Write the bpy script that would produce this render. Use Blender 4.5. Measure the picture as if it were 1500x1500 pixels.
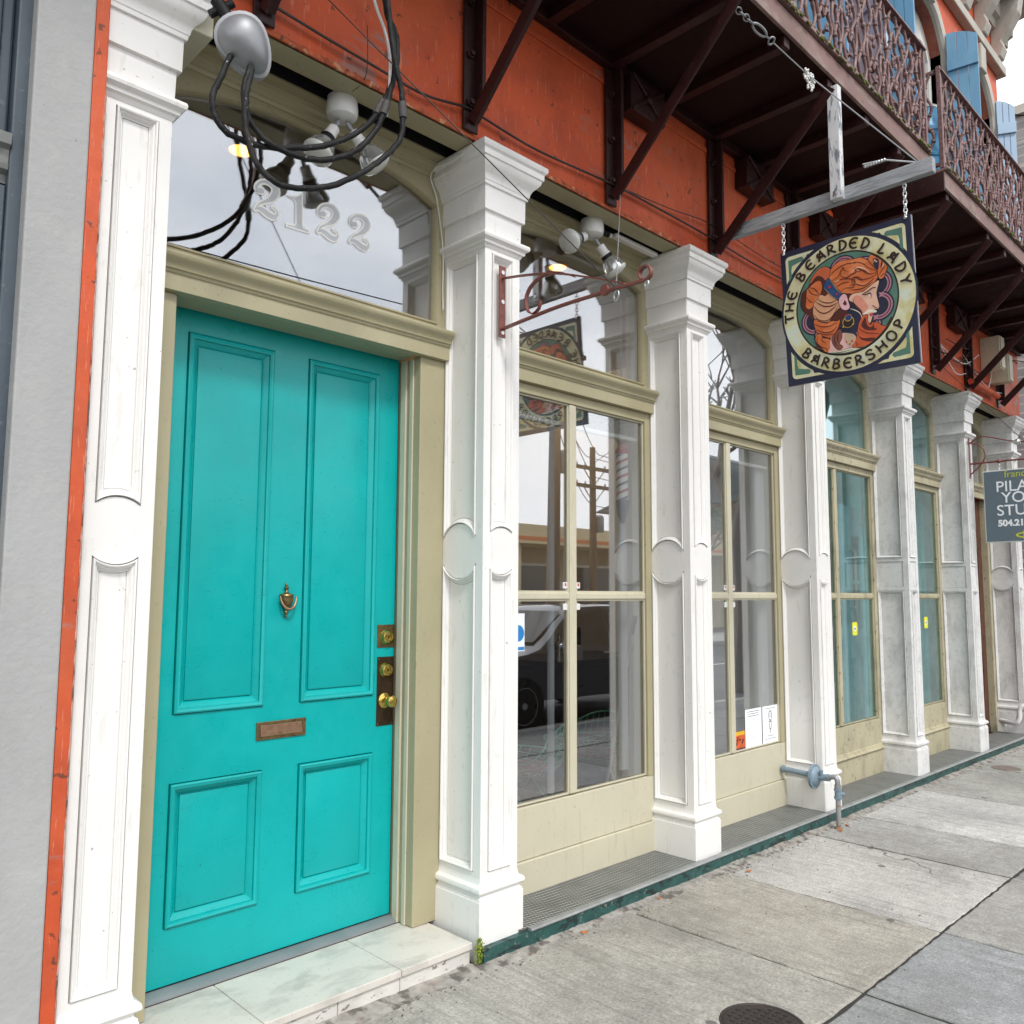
import bpy, math, random
from mathutils import Vector, Matrix
from mathutils.geometry import tessellate_polygon
R = math.radians
random.seed(11)
sc = bpy.context.scene
for o in list(bpy.data.objects):
    bpy.data.objects.remove(o)

# ------------------------------------------------------------------ camera
CAM = Vector((0.0, -2.681, 1.565))
YAW, PITCH, ROLL, FPX = R(44.464), R(5.547), R(0.279), 1215.65
fw = Vector((math.sin(YAW)*math.cos(PITCH), math.cos(YAW)*math.cos(PITCH), math.sin(PITCH)))
rt = Vector((math.cos(YAW), -math.sin(YAW), 0))
up = rt.cross(fw)
rt2 = rt*math.cos(ROLL)+up*math.sin(ROLL)
up2 = up*math.cos(ROLL)-rt*math.sin(ROLL)
cam = bpy.data.cameras.new('camera')
cam.sensor_fit = 'HORIZONTAL'
cam.sensor_width = 36
cam.lens = FPX/1500*36
cam.clip_start = 0.05
cam.clip_end = 2000
camo = bpy.data.objects.new('camera', cam)
camo.matrix_world = Matrix.Translation(CAM) @ Matrix((rt2, up2, -fw)).transposed().to_4x4()
sc.collection.objects.link(camo)
sc.camera = camo

# ------------------------------------------------------------------ sky, sun, exposure
SUN_EL, SUN_AZ = 50, 200        # soft high light from the street side
w = bpy.data.worlds.new('World')
sc.world = w
w.use_nodes = True
nt = w.node_tree
nt.nodes.clear()
wo = nt.nodes.new('ShaderNodeOutputWorld')
bg = nt.nodes.new('ShaderNodeBackground')
bg.inputs[1].default_value = 0.088
sky = nt.nodes.new('ShaderNodeTexSky')
sky.sky_type = 'NISHITA'
sky.sun_disc = False
sky.sun_elevation = R(SUN_EL)
sky.sun_rotation = R(SUN_AZ)
tc = nt.nodes.new('ShaderNodeTexCoord')
mp = nt.nodes.new('ShaderNodeMapping')
mp.inputs['Scale'].default_value = (1.2, 1.2, 3.0)
nz = nt.nodes.new('ShaderNodeTexNoise')
nz.inputs['Scale'].default_value = 1.6
nz.inputs['Detail'].default_value = 6
nz.inputs['Roughness'].default_value = 0.55
mr = nt.nodes.new('ShaderNodeMapRange')
mr.inputs[1].default_value = 0.30
mr.inputs[2].default_value = 0.58
mr.inputs[3].default_value = 0.62
mr.inputs[4].default_value = 1.0
cl = nt.nodes.new('ShaderNodeMixRGB')
cl.inputs[1].default_value = (12.6, 12.9, 13.6, 1)
cl.inputs[2].default_value = (15.0, 15.1, 15.3, 1)
mx = nt.nodes.new('ShaderNodeMixRGB')
L = nt.links.new
L(tc.outputs['Generated'], mp.inputs[0])
L(mp.outputs[0], nz.inputs['Vector'])
L(nz.outputs[0], mr.inputs[0])
L(nz.outputs[0], cl.inputs[0])
L(mr.outputs[0], mx.inputs[0])
L(sky.outputs[0], mx.inputs[1])
L(cl.outputs[0], mx.inputs[2])
L(mx.outputs[0], bg.inputs[0])
L(bg.outputs[0], wo.inputs[0])
sun = bpy.data.lights.new('sun', 'SUN')
sun.energy = 1.5
sun.angle = R(11)
sun.color = (1.0, 0.965, 0.92)
suno = bpy.data.objects.new('sun', sun)
sd = Vector((math.sin(R(SUN_AZ))*math.cos(R(SUN_EL)), math.cos(R(SUN_AZ))*math.cos(R(SUN_EL)), math.sin(R(SUN_EL))))
suno.rotation_euler = sd.to_track_quat('Z', 'Y').to_euler()
suno.location = (0, -8, 14)
sc.collection.objects.link(suno)
sc.view_settings.view_transform = 'Standard'
sc.view_settings.look = 'None'
sc.view_settings.gamma = 1
sc.view_settings.use_curve_mapping = False
sc.view_settings.exposure = 0.60
sc.render.engine = 'CYCLES'
sc.cycles.max_bounces = 6
sc.cycles.diffuse_bounces = 3
sc.cycles.glossy_bounces = 4
sc.cycles.transparent_max_bounces = 12
sc.cycles.caustics_reflective = False
sc.cycles.caustics_refractive = False

# ------------------------------------------------------------------ materials
MATS = {}
def lin(r, g, b):
    f = lambda c: (c/255/12.92) if c/255 <= .04045 else ((c/255+.055)/1.055)**2.4
    return (f(r), f(g), f(b))
class NT:
    def __init__(s, name):
        s.m = bpy.data.materials.new(name)
        s.m.use_nodes = True
        s.t = s.m.node_tree
        s.b = s.t.nodes['Principled BSDF']
        s.pos = s.t.nodes.new('ShaderNodeNewGeometry').outputs['Position']
    def n(s, k, **kw):
        x = s.t.nodes.new(k)
        for a, v in kw.items():
            setattr(x, a, v)
        return x
    def l(s, a, b): s.t.links.new(a, b)
    def noise(s, scale, detail=4, rough=.55, stretch=None, off=(0, 0, 0), dist=0):
        v = s.pos
        mpn = s.n('ShaderNodeMapping')
        mpn.inputs['Location'].default_value = off
        mpn.inputs['Scale'].default_value = stretch or (1, 1, 1)
        s.l(v, mpn.inputs[0])
        x = s.n('ShaderNodeTexNoise')
        x.inputs['Scale'].default_value = scale
        x.inputs['Detail'].default_value = detail
        x.inputs['Roughness'].default_value = rough
        x.inputs['Distortion'].default_value = dist
        s.l(mpn.outputs[0], x.inputs['Vector'])
        return x.outputs[0]
    def rng(s, v, lo, hi, a=0., b=1.):
        x = s.n('ShaderNodeMapRange')
        for i, q in enumerate((lo, hi, a, b)):
            x.inputs[i+1].default_value = q
        s.l(v, x.inputs[0])
        return x.outputs[0]
    def mix(s, f, a, b, mode='MIX'):
        x = s.n('ShaderNodeMixRGB', blend_type=mode)
        for i, q in ((0, f), (1, a), (2, b)):
            if isinstance(q, (int, float)): x.inputs[i].default_value = q
            elif isinstance(q, tuple): x.inputs[i].default_value = (*q, 1)[:4]
            else: s.l(q, x.inputs[i])
        return x.outputs[0]
    def math(s, op, a, b=0.):
        x = s.n('ShaderNodeMath', operation=op)
        for i, q in ((0, a), (1, b)):
            if isinstance(q, (int, float)): x.inputs[i].default_value = q
            else: s.l(q, x.inputs[i])
        return x.outputs[0]
    def bump(s, h, strength, dist=.01, prev=None):
        x = s.n('ShaderNodeBump')
        x.inputs['Strength'].default_value = strength
        x.inputs['Distance'].default_value = dist
        s.l(h, x.inputs['Height'])
        if prev: s.l(prev, x.inputs['Normal'])
        return x.outputs[0]
def mat(name, col, rough=.5, metal=0., var=.1, vs=2.5, bump=0., bs=60, bstretch=None, spots=(), coat=0., spec=.5, rvar=.1, big=0.):
    """base colour with noise variation; spots = (colour, scale, lo, hi, stretch, amount)"""
    if name in MATS: return MATS[name]
    s = NT(name)
    d = tuple(max(0, c*(1-var)) for c in col)
    e = tuple(min(1, c*(1+var)) for c in col)
    c = s.mix(s.rng(s.noise(vs, 6, .6), .3, .7), d, e)
    for i, (sc_, scale, lo, hi, st, am) in enumerate(spots):
        if lo > .6: lo, hi = .585+(lo-.6)*.55, .585+(hi-.6)*.55+.012
        f = s.math('MULTIPLY', s.rng(s.noise(scale, 5, .6, st, (i*3.1+1, i*7.7, i*1.3), .3), lo, hi), am)
        c = s.mix(f, c, sc_)
    s.l(c, s.b.inputs['Base Color'])
    s.b.inputs['Metallic'].default_value = metal
    s.b.inputs['Specular IOR Level'].default_value = spec
    if rvar:
        s.l(s.rng(s.noise(vs*4, 4), .3, .7, max(0, rough-rvar), min(1, rough+rvar)), s.b.inputs['Roughness'])
    else:
        s.b.inputs['Roughness'].default_value = rough
    s.b.inputs['Coat Weight'].default_value = coat
    if bump:
        h = s.noise(bs, 5, .6, bstretch)
        nn = s.bump(h, bump, .004)
        if big:
            nn = s.bump(s.noise(bs*.12, 3, .5), big, .02, nn)
        s.l(nn, s.b.inputs['Normal'])
    MATS[name] = s.m
    return s.m
def emis(name, col, st):
    if name in MATS: return MATS[name]
    s = NT(name)
    s.b.inputs['Base Color'].default_value = (*col, 1)
    s.b.inputs['Emission Color'].default_value = (*col, 1)
    s.b.inputs['Emission Strength'].default_value = st
    MATS[name] = s.m
    return s.m
def glass(name, tint, f0, wob=0., gcol=(.97, .98, 1)):
    if name in MATS: return MATS[name]
    s = NT(name)
    s.t.nodes.remove(s.b)
    tr = s.n('ShaderNodeBsdfTransparent'); tr.inputs[0].default_value = (*tint, 1)
    gl = s.n('ShaderNodeBsdfGlossy'); gl.inputs['Roughness'].default_value = 0.0
    gl.inputs['Color'].default_value = (*gcol, 1)
    if wob:
        s.l(s.bump(s.noise(1.3, 1, .4), wob, .02), gl.inputs['Normal'])
    gm = s.n('ShaderNodeNewGeometry')
    dt = s.n('ShaderNodeVectorMath', operation='DOT_PRODUCT')
    s.l(gm.outputs['Normal'], dt.inputs[0]); s.l(gm.outputs['Incoming'], dt.inputs[1])
    sch = s.math('POWER', s.math('SUBTRACT', 1.0, s.math('ABSOLUTE', dt.outputs['Value'])), 5.0)
    f = s.math('ADD', s.math('MULTIPLY', sch, 1.0-f0), f0)
    ms = s.n('ShaderNodeMixShader')
    s.l(f, ms.inputs[0]); s.l(tr.outputs[0], ms.inputs[1]); s.l(gl.outputs[0], ms.inputs[2])
    s.l(ms.outputs[0], s.t.nodes['Material Output'].inputs[0])
    MATS[name] = s.m
    return s.m

WHITE = mat('white_gloss_paint', (.79, .78, .755), .36, var=.03, bump=.12, bs=60, spots=[((.60, .575, .52), 2.0, .52, .8, (1, 1, .25), .30), ((.50, .47, .41), 26, .60, .66, (1, 1, .25), .22), ((.16, .15, .13), 45, .80, .82, (1, 1, 1), .7)])
WORN = mat('white_worn_paint', (.70, .70, .685), .55, var=.06, bump=.25, bs=45, spots=[((.36, .355, .35), 7, .50, .72, (1, 1, .55), .60), ((.46, .45, .43), 28, .52, .68, (1, 1, 1), .45), ((.14, .13, .12), 60, .76, .79, (1, 1, .5), .6)])
KHAKI = mat('khaki_paint', (.385, .345, .215), .42, var=.06, bump=.14, bs=60, spots=[((.27, .24, .15), 45, .68, .73, (1, 1, 1), .6), ((.53, .49, .34), 3, .5, .8, (1, 1, .3), .35)])
SILL = mat('pale_khaki_paint', (.56, .525, .395), .45, var=.05, bump=.12, bs=50, spots=[((.36, .32, .23), 50, .70, .76, (1, 1, 1), .5), ((.40, .365, .25), 14, .58, .66, (2.5, 1, .35), .35), ((.50, .47, .36), 5, .5, .78, (1, 1, .5), .35)])
KWORN = mat('khaki_worn_paint', (.44, .40, .27), .6, var=.12, bump=.3, bs=40, spots=[((.20, .17, .12), 9, .50, .74, (1, 1, .35), .65), ((.08, .07, .055), 40, .66, .70, (1, 1, .6), .7)])
TEAL = mat('turquoise_door_paint', (.0, .375, .37), .33, var=.07, vs=3, bump=.2, bs=42, bstretch=(1, 1, .35), rvar=.08, spec=.4, spots=[((.0, .46, .46), 3.5, .5, .8, (1, 1, .5), .3), ((.0, .13, .14), 75, .76, .79, (1, 1, 1), .7), ((.0, .20, .20), 30, .72, .78, (.5, 1, 5), .5), ((.0, .26, .26), 1.7, .55, .75, (1, 1, .6), .45)])
RED = mat('red_stucco', (.56, .082, .020), .62, var=.16, vs=2.2, bump=.45, bs=34, big=.35, spots=[((.34, .046, .016), 2.6, .46, .68, (1, 1, 1), .75), ((.60, .13, .045), 1.6, .52, .7, (1, 1, 1), .5), ((.24, .19, .17), 6, .66, .76, (.6, 1, 1.8), .7), ((.66, .25, .15), 26, .66, .72, (4, 4, .35), .6), ((.09, .035, .02), 20, .71, .73, (1, 1, 1), .8)])
IRON = mat('brown_iron_paint', (.030, .0095, .009), .45, spec=.3, var=.25, bump=.3, bs=60, spots=[((.085, .035, .03), 30, .62, .7, (1, 1, 1), .5)])
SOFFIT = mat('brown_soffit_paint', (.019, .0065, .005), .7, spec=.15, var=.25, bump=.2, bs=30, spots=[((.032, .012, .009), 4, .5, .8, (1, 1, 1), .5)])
FASCIA = mat('weathered_fascia', (.20, .115, .10), .65, var=.2, bump=.4, bs=40, spots=[((.38, .31, .27), 6, .52, .7, (.5, 1, 1), .6), ((.07, .085, .02), 9, .62, .7, (1, 1, 2), .7)])
MOSS = mat('moss', (.10, .115, .022), .95, var=.4, vs=20, bump=.9, bs=120, spots=[((.05, .035, .02), 14, .5, .62, (1, 1, 1), .8)])
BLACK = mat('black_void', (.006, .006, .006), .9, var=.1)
METAL = mat('galvanised_metal', (.30, .31, .325), .52, .55, var=.12, bump=.1)
CHROME = mat('bright_zinc', (.62, .63, .63), .3, .9, var=.1)
BRASS = mat('polished_brass', (.66, .47, .13), .2, 1., var=.1, vs=30)
OLDBRASS = mat('tarnished_brass', (.24, .165, .075), .38, .85, var=.3, vs=40, bump=.2, bs=200, spots=[((.05, .03, .02), 60, .55, .65, (1, 1, 1), .7)])
BRONZE = mat('aged_copper', (.33, .20, .125), .36, .8, var=.2, vs=30, bump=.15, bs=150)
DARKPLATE = mat('brown_lock_plate', (.075, .045, .025), .35, .7, var=.3, vs=30, bump=.2, bs=150)
RUBBER = mat('black_cable_rubber', (.010, .010, .011), .6, spec=.25, var=.2, bump=.2, bs=150, spots=[((.45, .45, .43), 85, .76, .80, (1, 1, 1), .8), ((.04, .037, .034), 12, .5, .65, (1, 1, 1), .6)])
WIRE = mat('dark_wire', (.035, .025, .022), .55, var=.2)
RUST = mat('rust_red_iron', (.20, .062, .048), .5, .1, var=.25, vs=30, bump=.3, bs=140, spots=[((.09, .03, .02), 60, .55, .65, (1, 1, 1), .7)])
PLASTIC = mat('white_plastic', (.74, .74, .72), .4, var=.04)
BULB = mat('frosted_bulb', (.62, .63, .60), .18, var=.05, coat=.5)
GREY = mat('grey_stucco', (.365, .37, .365), .75, var=.06, vs=1.5, bump=.6, bs=45, big=.25, spots=[((.27, .275, .27), 2.2, .46, .7, (1, 1, .35), .45), ((.43, .43, .41), 9, .55, .7, (1, 1, 1), .4), ((.12, .12, .12), 34, .86, .88, (1, 1, 1), .9)])
SLATE = mat('slate_blue_paint', (.055, .075, .095), .4, var=.15, bump=.25, bs=40, spots=[((.16, .18, .20), 30, .66, .72, (1, 1, 1), .4)])
MARBLE = mat('white_marble', (.62, .585, .53), .42, var=.06, vs=4, bump=.08, spots=[((.36, .34, .31), 6, .48, .66, (1, 1.7, 1), .6), ((.30, .30, .28), 60, .66, .72, (1, 1, 1), .4)])
MRISER = mat('weathered_marble', (.62, .60, .56), .6, var=.1, vs=6, bump=.25, bs=60, spots=[((.33, .29, .24), 9, .52, .72, (1, 1, 2), .5), ((.12, .10, .08), 22, .68, .71, (1, 1, 2.5), .8)])
STONE = mat('pale_stone', (.42, .40, .355), .8, var=.12, bump=.4, bs=30, spots=[((.22, .205, .175), 5, .5, .75, (1, 1, .4), .6)])
BLUESH = mat('blue_shutter_paint', (.12, .30, .47), .5, var=.1, bump=.2, bs=40, bstretch=(1, 1, .2), spots=[((.20, .38, .54), 6, .5, .7, (1, 1, .2), .5)])
PALEBLUE = mat('pale_blue_paint', (.34, .47, .62), .5, var=.08)
WOODGREY = mat('weathered_timber', (.33, .345, .36), .75, var=.12, vs=8, bump=.5, bs=30, bstretch=(6, .5, 6), spots=[((.17, .185, .205), 14, .48, .62, (8, .6, 8), .8), ((.55, .56, .57), 10, .58, .7, (8, .8, 8), .5)])
WOODPOST = mat('peeling_post', (.62, .63, .64), .7, var=.1, vs=8, bump=.5, bs=30, bstretch=(6, 6, .5), spots=[((.10, .12, .16), 16, .52, .60, (3, 3, .7), .85)])
GREENKERB = mat('green_kerb_paint', (.016, .070, .064), .5, var=.25, vs=8, bump=.6, bs=45, spots=[((.04, .125, .112), 12, .5, .7, (1, 1, 1), .6), ((.008, .02, .02), 11, .54, .58, (1, 1, 2), .9), ((.25, .24, .22), 50, .66, .7, (1, 1, 1), .6)])
NOSING = mat('worn_steel_nosing', (.30, .315, .31), .5, .4, var=.2, vs=12, bump=.2)
GASBLUE = mat('blue_grey_gas_paint', (.19, .26, .315), .5, .1, var=.15, vs=20, bump=.2, bs=90, spots=[((.10, .12, .13), 25, .6, .68, (1, 1, 1), .5)])
GASRISER = mat('rusty_gas_riser', (.27, .29, .29), .6, .2, var=.2, vs=12, bump=.3, bs=90, spots=[((.30, .12, .035), 16, .54, .62, (1, 1, 2), .9), ((.16, .22, .28), 6, .5, .6, (1, 1, 1), .5)])
NAVY = mat('navy_sign_paint', (.018, .022, .050), .4, var=.15)
PANE = glass('window_glass', (.93, .945, .945), .28, .0)
TEALPANE = glass('teal_tinted_glass', (.86, .955, .955), .27, .0, (.80, .95, .97))
CARGLASS = mat('car_glass', (.01, .012, .014), .05, var=0, rvar=0)
def flat(name, rgb, rough=.45, var=.1):
    return mat('paint_'+name, lin(*rgb), rough, var=var, vs=25, rvar=0)

def concrete():
    s = NT('sidewalk_concrete')
    oi = s.n('ShaderNodeObjectInfo')
    n1 = s.rng(s.noise(1.4, 5, .6), .3, .7, .74, 1.18)
    n2 = s.rng(s.noise(85, 3, .7), .25, .75, .62, 1.34)
    n3 = s.rng(s.noise(16, 5, .65), .3, .75, .82, 1.16)
    v = s.math('MULTIPLY', s.math('MULTIPLY', n1, n2), n3)
    c = s.mix(1.0, oi.outputs['Color'], (1, 1, 1), 'MULTIPLY')
    vc = s.n('ShaderNodeCombineColor')
    for i in range(3): s.l(v, vc.inputs[i])
    c = s.mix(1.0, c, vc.outputs[0], 'MULTIPLY')
    # broom texture lines across the walk
    br = s.noise(42, 4, .7, (1, .04, 1), (0, 0, 0), .1)
    c = s.mix(s.math('MULTIPLY', s.rng(br, .50, .66), .30), c, (.10, .098, .088))
    # light aggregate and dark flecks
    c = s.mix(s.math('MULTIPLY', s.rng(s.noise(120, 2, .5, None, (4, 2, 0)), .66, .72), .55), c, (.58, .56, .52))
    c = s.mix(s.math('MULTIPLY', s.rng(s.noise(95, 2, .5, None, (9, 5, 0)), .68, .72), .6), c, (.09, .085, .08))
    # stains
    c = s.mix(s.math('MULTIPLY', s.rng(s.noise(2.3, 6, .65, None, (3, 8, 1), .5), .52, .74), .36), c, (.13, .12, .10))
    # chewing-gum spots
    vo = s.n('ShaderNodeTexVoronoi'); vo.inputs['Scale'].default_value = 3.6
    s.l(s.pos, vo.inputs['Vector'])
    g = s.rng(vo.outputs['Distance'], .085, .070)
    pick = s.math('GREATER_THAN', s.math('FRACT', s.math('MULTIPLY', vo.outputs['Color'], 7.31)), .45)
    c = s.mix(s.math('MULTIPLY', s.math('MULTIPLY', g, pick), .72), c, (.06, .058, .055))
    # hairline cracks
    v2 = s.n('ShaderNodeTexVoronoi', feature='DISTANCE_TO_EDGE'); v2.inputs['Scale'].default_value = .55
    ad = s.n('ShaderNodeMixRGB', blend_type='ADD'); ad.inputs[0].default_value = .35
    nn = s.n('ShaderNodeTexNoise'); nn.inputs['Scale'].default_value = 5; nn.inputs['Detail'].default_value = 6
    s.l(s.pos, nn.inputs['Vector']); s.l(s.pos, ad.inputs[1]); s.l(nn.outputs['Color'], ad.inputs[2]); s.l(ad.outputs[0], v2.inputs['Vector'])
    cr = s.math('MULTIPLY', s.rng(v2.outputs['Distance'], .006, .002), s.rng(s.noise(.8, 2), .5, .56))
    c = s.mix(s.math('MULTIPLY', cr, .8), c, (.05, .047, .042))
    s.l(c, s.b.inputs['Base Color'])
    s.b.inputs['Roughness'].default_value = .85
    nb = s.bump(s.noise(85, 4, .7), .8, .005)
    nb = s.bump(br, .35, .006, nb)
    s.l(nb, s.b.inputs['Normal'])
    MATS['sidewalk_concrete'] = s.m
    return s.m
CONC = concrete()
def tread_mat():
    s = NT('ribbed_iron_tread')
    sep = s.n('ShaderNodeSeparateXYZ'); s.l(s.pos, sep.inputs[0])
    def saw(sock, k): return s.math('ABSOLUTE', s.math('SUBTRACT', s.math('FRACT', s.math('MULTIPLY', sock, k)), .5))
    a = s.math('ADD', sep.outputs[0], s.math('MULTIPLY', sep.outputs[1], .35))
    rib = s.rng(saw(a, 46), .12, .34)
    cut = s.rng(saw(sep.outputs[1], 40), .05, .16)
    h = s.math('MULTIPLY', rib, cut)
    c = s.mix(h, (.075, .080, .077), (.36, .37, .35))
    c = s.mix(s.math('MULTIPLY', s.rng(s.noise(7, 5, .6), .45, .75), .45), c, (.07, .075, .072))
    s.l(c, s.b.inputs['Base Color'])
    s.b.inputs['Metallic'].default_value = .25
    s.b.inputs['Roughness'].default_value = .55
    s.l(s.bump(h, .9, .004), s.b.inputs['Normal'])
    return s.m
TREAD = tread_mat()
def brickmat(name, c1, c2, mort, scale):
    s = NT(name)
    b = s.n('ShaderNodeTexBrick')
    b.inputs['Scale'].default_value = scale
    for i, q in ((1, c1), (2, c2), (3, mort)): b.inputs[i].default_value = (*q, 1)
    mpn = s.n('ShaderNodeMapping'); mpn.inputs['Rotation'].default_value = (R(90), 0, R(20))
    s.l(s.pos, mpn.inputs[0]); s.l(mpn.outputs[0], b.inputs['Vector'])
    c = s.mix(s.math('MULTIPLY', s.rng(s.noise(1.5, 6), .4, .7), .6), b.outputs[0], (.10, .10, .10))
    s.l(c, s.b.inputs['Base Color']); s.b.inputs['Roughness'].default_value = .85
    MATS[name] = s.m
    return s.m

# ------------------------------------------------------------------ mesh builder
WLOC = {}
COL = sc.collection
class MB:
    def __init__(s): s.v = []; s.f = []
    def add(s, vs, fs):
        k = len(s.v)
        s.v += [tuple(p) for p in vs]
        s.f += [tuple(i+k for i in f) for f in fs]
        return s
    def box(s, x0, x1, y0, y1, z0, z1):
        return s.add([(x, y, z) for z in (z0, z1) for y in (y0, y1) for x in (x0, x1)],
                     [(0, 2, 3, 1), (4, 5, 7, 6), (0, 1, 5, 4), (2, 6, 7, 3), (0, 4, 6, 2), (1, 3, 7, 5)])
    def loft(s, rings, cap0=True, cap1=True, closed=True):
        n = len(rings[0]); vs = [p for r in rings for p in r]; fs = []
        for i in range(len(rings)-1):
            for j in range(n if closed else n-1):
                k = (j+1) % n
                fs.append((i*n+j, i*n+k, (i+1)*n+k, (i+1)*n+j))
        if cap0: fs.append(tuple(range(n))[::-1])
        if cap1: fs.append(tuple((len(rings)-1)*n+j for j in range(n)))
        return s.add(vs, fs)
    def tube(s, pts, r, n=8, closed=False, rs=None):
        pts = [Vector(p) for p in pts]; N = len(pts); rings = []
        prev = None
        for i, p in enumerate(pts):
            a = pts[(i-1) % N] if (closed or i) else p
            b = pts[(i+1) % N] if (closed or i < N-1) else p
            t = (b-a).normalized()
            if prev is None:
                u = t.orthogonal().normalized()
            else:
                u = (prev-t*prev.dot(t))
                u = u.normalized() if u.length > 1e-6 else t.orthogonal().normalized()
            prev = u; q = t.cross(u)
            rr = rs[i] if rs else r
            rings.append([p+u*rr*math.cos(2*math.pi*j/n)+q*rr*math.sin(2*math.pi*j/n) for j in range(n)])
        if closed:
            rings.append(rings[0]); return s.loft(rings, False, False)
        return s.loft(rings)
    def lathe(s, prof, o, ax=(0, 0, 1), n=20):
        ax = Vector(ax).normalized(); u = ax.orthogonal().normalized(); q = ax.cross(u); o = Vector(o)
        return s.loft([[o+ax*h+(u*math.cos(2*math.pi*j/n)+q*math.sin(2*math.pi*j/n))*max(r, 1e-4) for j in range(n)] for r, h in prof])
    def ball(s, c, r, n=8, sc=(1, 1, 1), m=None):
        c = Vector(c); rings = []
        for i in range(1, n):
            a = math.pi*i/n
            ring = []
            for j in range(n+2):
                b = 2*math.pi*j/(n+2)
                p = Vector((r*sc[0]*math.sin(a)*math.cos(b), r*sc[1]*math.sin(a)*math.sin(b), -r*sc[2]*math.cos(a)))
                ring.append(c+(m @ p if m else p))
            rings.append(ring)
        return s.loft(rings)
    def bar(s, a, b, wx, wy, ref=(0, 0, 1)):
        a = Vector(a); b = Vector(b); t = (b-a).normalized(); u = t.cross(Vector(ref)).normalized(); q = u.cross(t)
        rr = lambda p: [p-u*wx/2-q*wy/2, p+u*wx/2-q*wy/2, p+u*wx/2+q*wy/2, p-u*wx/2+q*wy/2]
        return s.loft([rr(a), rr(b)])
    def plate(s, outer, holes, fn, t0, t1):
        """flat plate with holes; fn maps (s, t, depth) to world"""
        polys = [outer]+list(holes); flatp = [p for q in polys for p in q]
        tris = tessellate_polygon([[Vector((a, b, 0)) for a, b in q] for q in polys])
        n = len(flatp)
        vs = [fn(a, b, t0) for a, b in flatp]+[fn(a, b, t1) for a, b in flatp]
        fs = [tuple(t) for t in tris]+[tuple(i+n for i in t[::-1]) for t in tris]
        k = 0
        for q in polys:
            m = len(q)
            fs += [(k+i, k+(i+1) % m, k+(i+1) % m+n, k+i+n) for i in range(m)]
            k += m
        return s.add(vs, fs)
    def build(s, name, m, parent=None, smooth=None, bevel=0., origin=None, kind=None, label=None, seg=2):
        me = bpy.data.meshes.new(name)
        xs = list(zip(*s.v))
        if origin is None:
            origin = Vector(((min(xs[0])+max(xs[0]))/2, (min(xs[1])+max(xs[1]))/2, min(xs[2])))
        origin = Vector(origin)
        me.from_pydata([tuple(Vector(p)-origin) for p in s.v], [], s.f)
        me.validate(); me.update()
        import bmesh
        bm = bmesh.new(); bm.from_mesh(me); bmesh.ops.recalc_face_normals(bm, faces=bm.faces); bm.to_mesh(me); bm.free()
        if smooth:
            for p in me.polygons: p.use_smooth = True
            me.set_sharp_from_angle(angle=R(smooth))
        me.materials.append(m)
        o = bpy.data.objects.new(name, me); COL.objects.link(o)
        WLOC[o] = origin
        if parent is not None:
            o.parent = parent; o.location = origin-WLOC[parent]
        else: o.location = origin
        if bevel:
            b = o.modifiers.new('bevel', 'BEVEL'); b.width = bevel; b.segments = seg; b.limit_method = 'ANGLE'; b.angle_limit = R(35)
        if kind: o['kind'] = kind
        if label: o['label'] = label
        return o
def B(name, m, parent, x0, x1, y0, y1, z0, z1, bevel=.003, **k):
    return MB().box(x0, x1, y0, y1, z0, z1).build(name, m, parent, bevel=bevel, **k)
def thing(name, label, cat, loc, group=None):
    o = bpy.data.objects.new(name, None); COL.objects.link(o)
    o.location = loc; o.empty_display_size = .1; WLOC[o] = Vector(loc)
    return tag(o, label, cat, group)
def tag(o, label, cat, group=None):
    o['label'] = label; o['category'] = cat
    if group: o['group'] = group
    return o
def struct(o): o['kind'] = 'structure'; return o
def copy_tree(o, off, parent=None):
    c = o.copy(); COL.objects.link(c); off = Vector(off)
    WLOC[c] = WLOC[o]+off
    if parent is not None:
        c.parent = parent; c.location = WLOC[c]-WLOC[parent]
    elif o.parent is not None:
        c.parent = o.parent; c.location = WLOC[c]-WLOC[o.parent]
    else: c.location = WLOC[c]
    for ch in list(o.children): copy_tree(ch, off, c)
    return c
def textmesh(txt, size, fn, mbuild, weight=0., align='LEFT'):
    cu = bpy.data.curves.new('t', 'FONT'); cu.body = txt; cu.size = size; cu.align_x = align; cu.offset = weight
    to = bpy.data.objects.new('t', cu); COL.objects.link(to)
    bpy.context.view_layer.update()
    me = bpy.data.meshes.new_from_object(to.evaluated_get(bpy.context.evaluated_depsgraph_get()))
    mbuild.add([fn(v.co.x, v.co.y) for v in me.vertices], [tuple(p.vertices) for p in me.polygons])
    bpy.data.objects.remove(to); bpy.data.meshes.remove(me); bpy.data.curves.remove(cu)
def gz(x): return .02-.008*(max(-4, min(14, x))-2.5)      # the walk falls gently along the street

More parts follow.
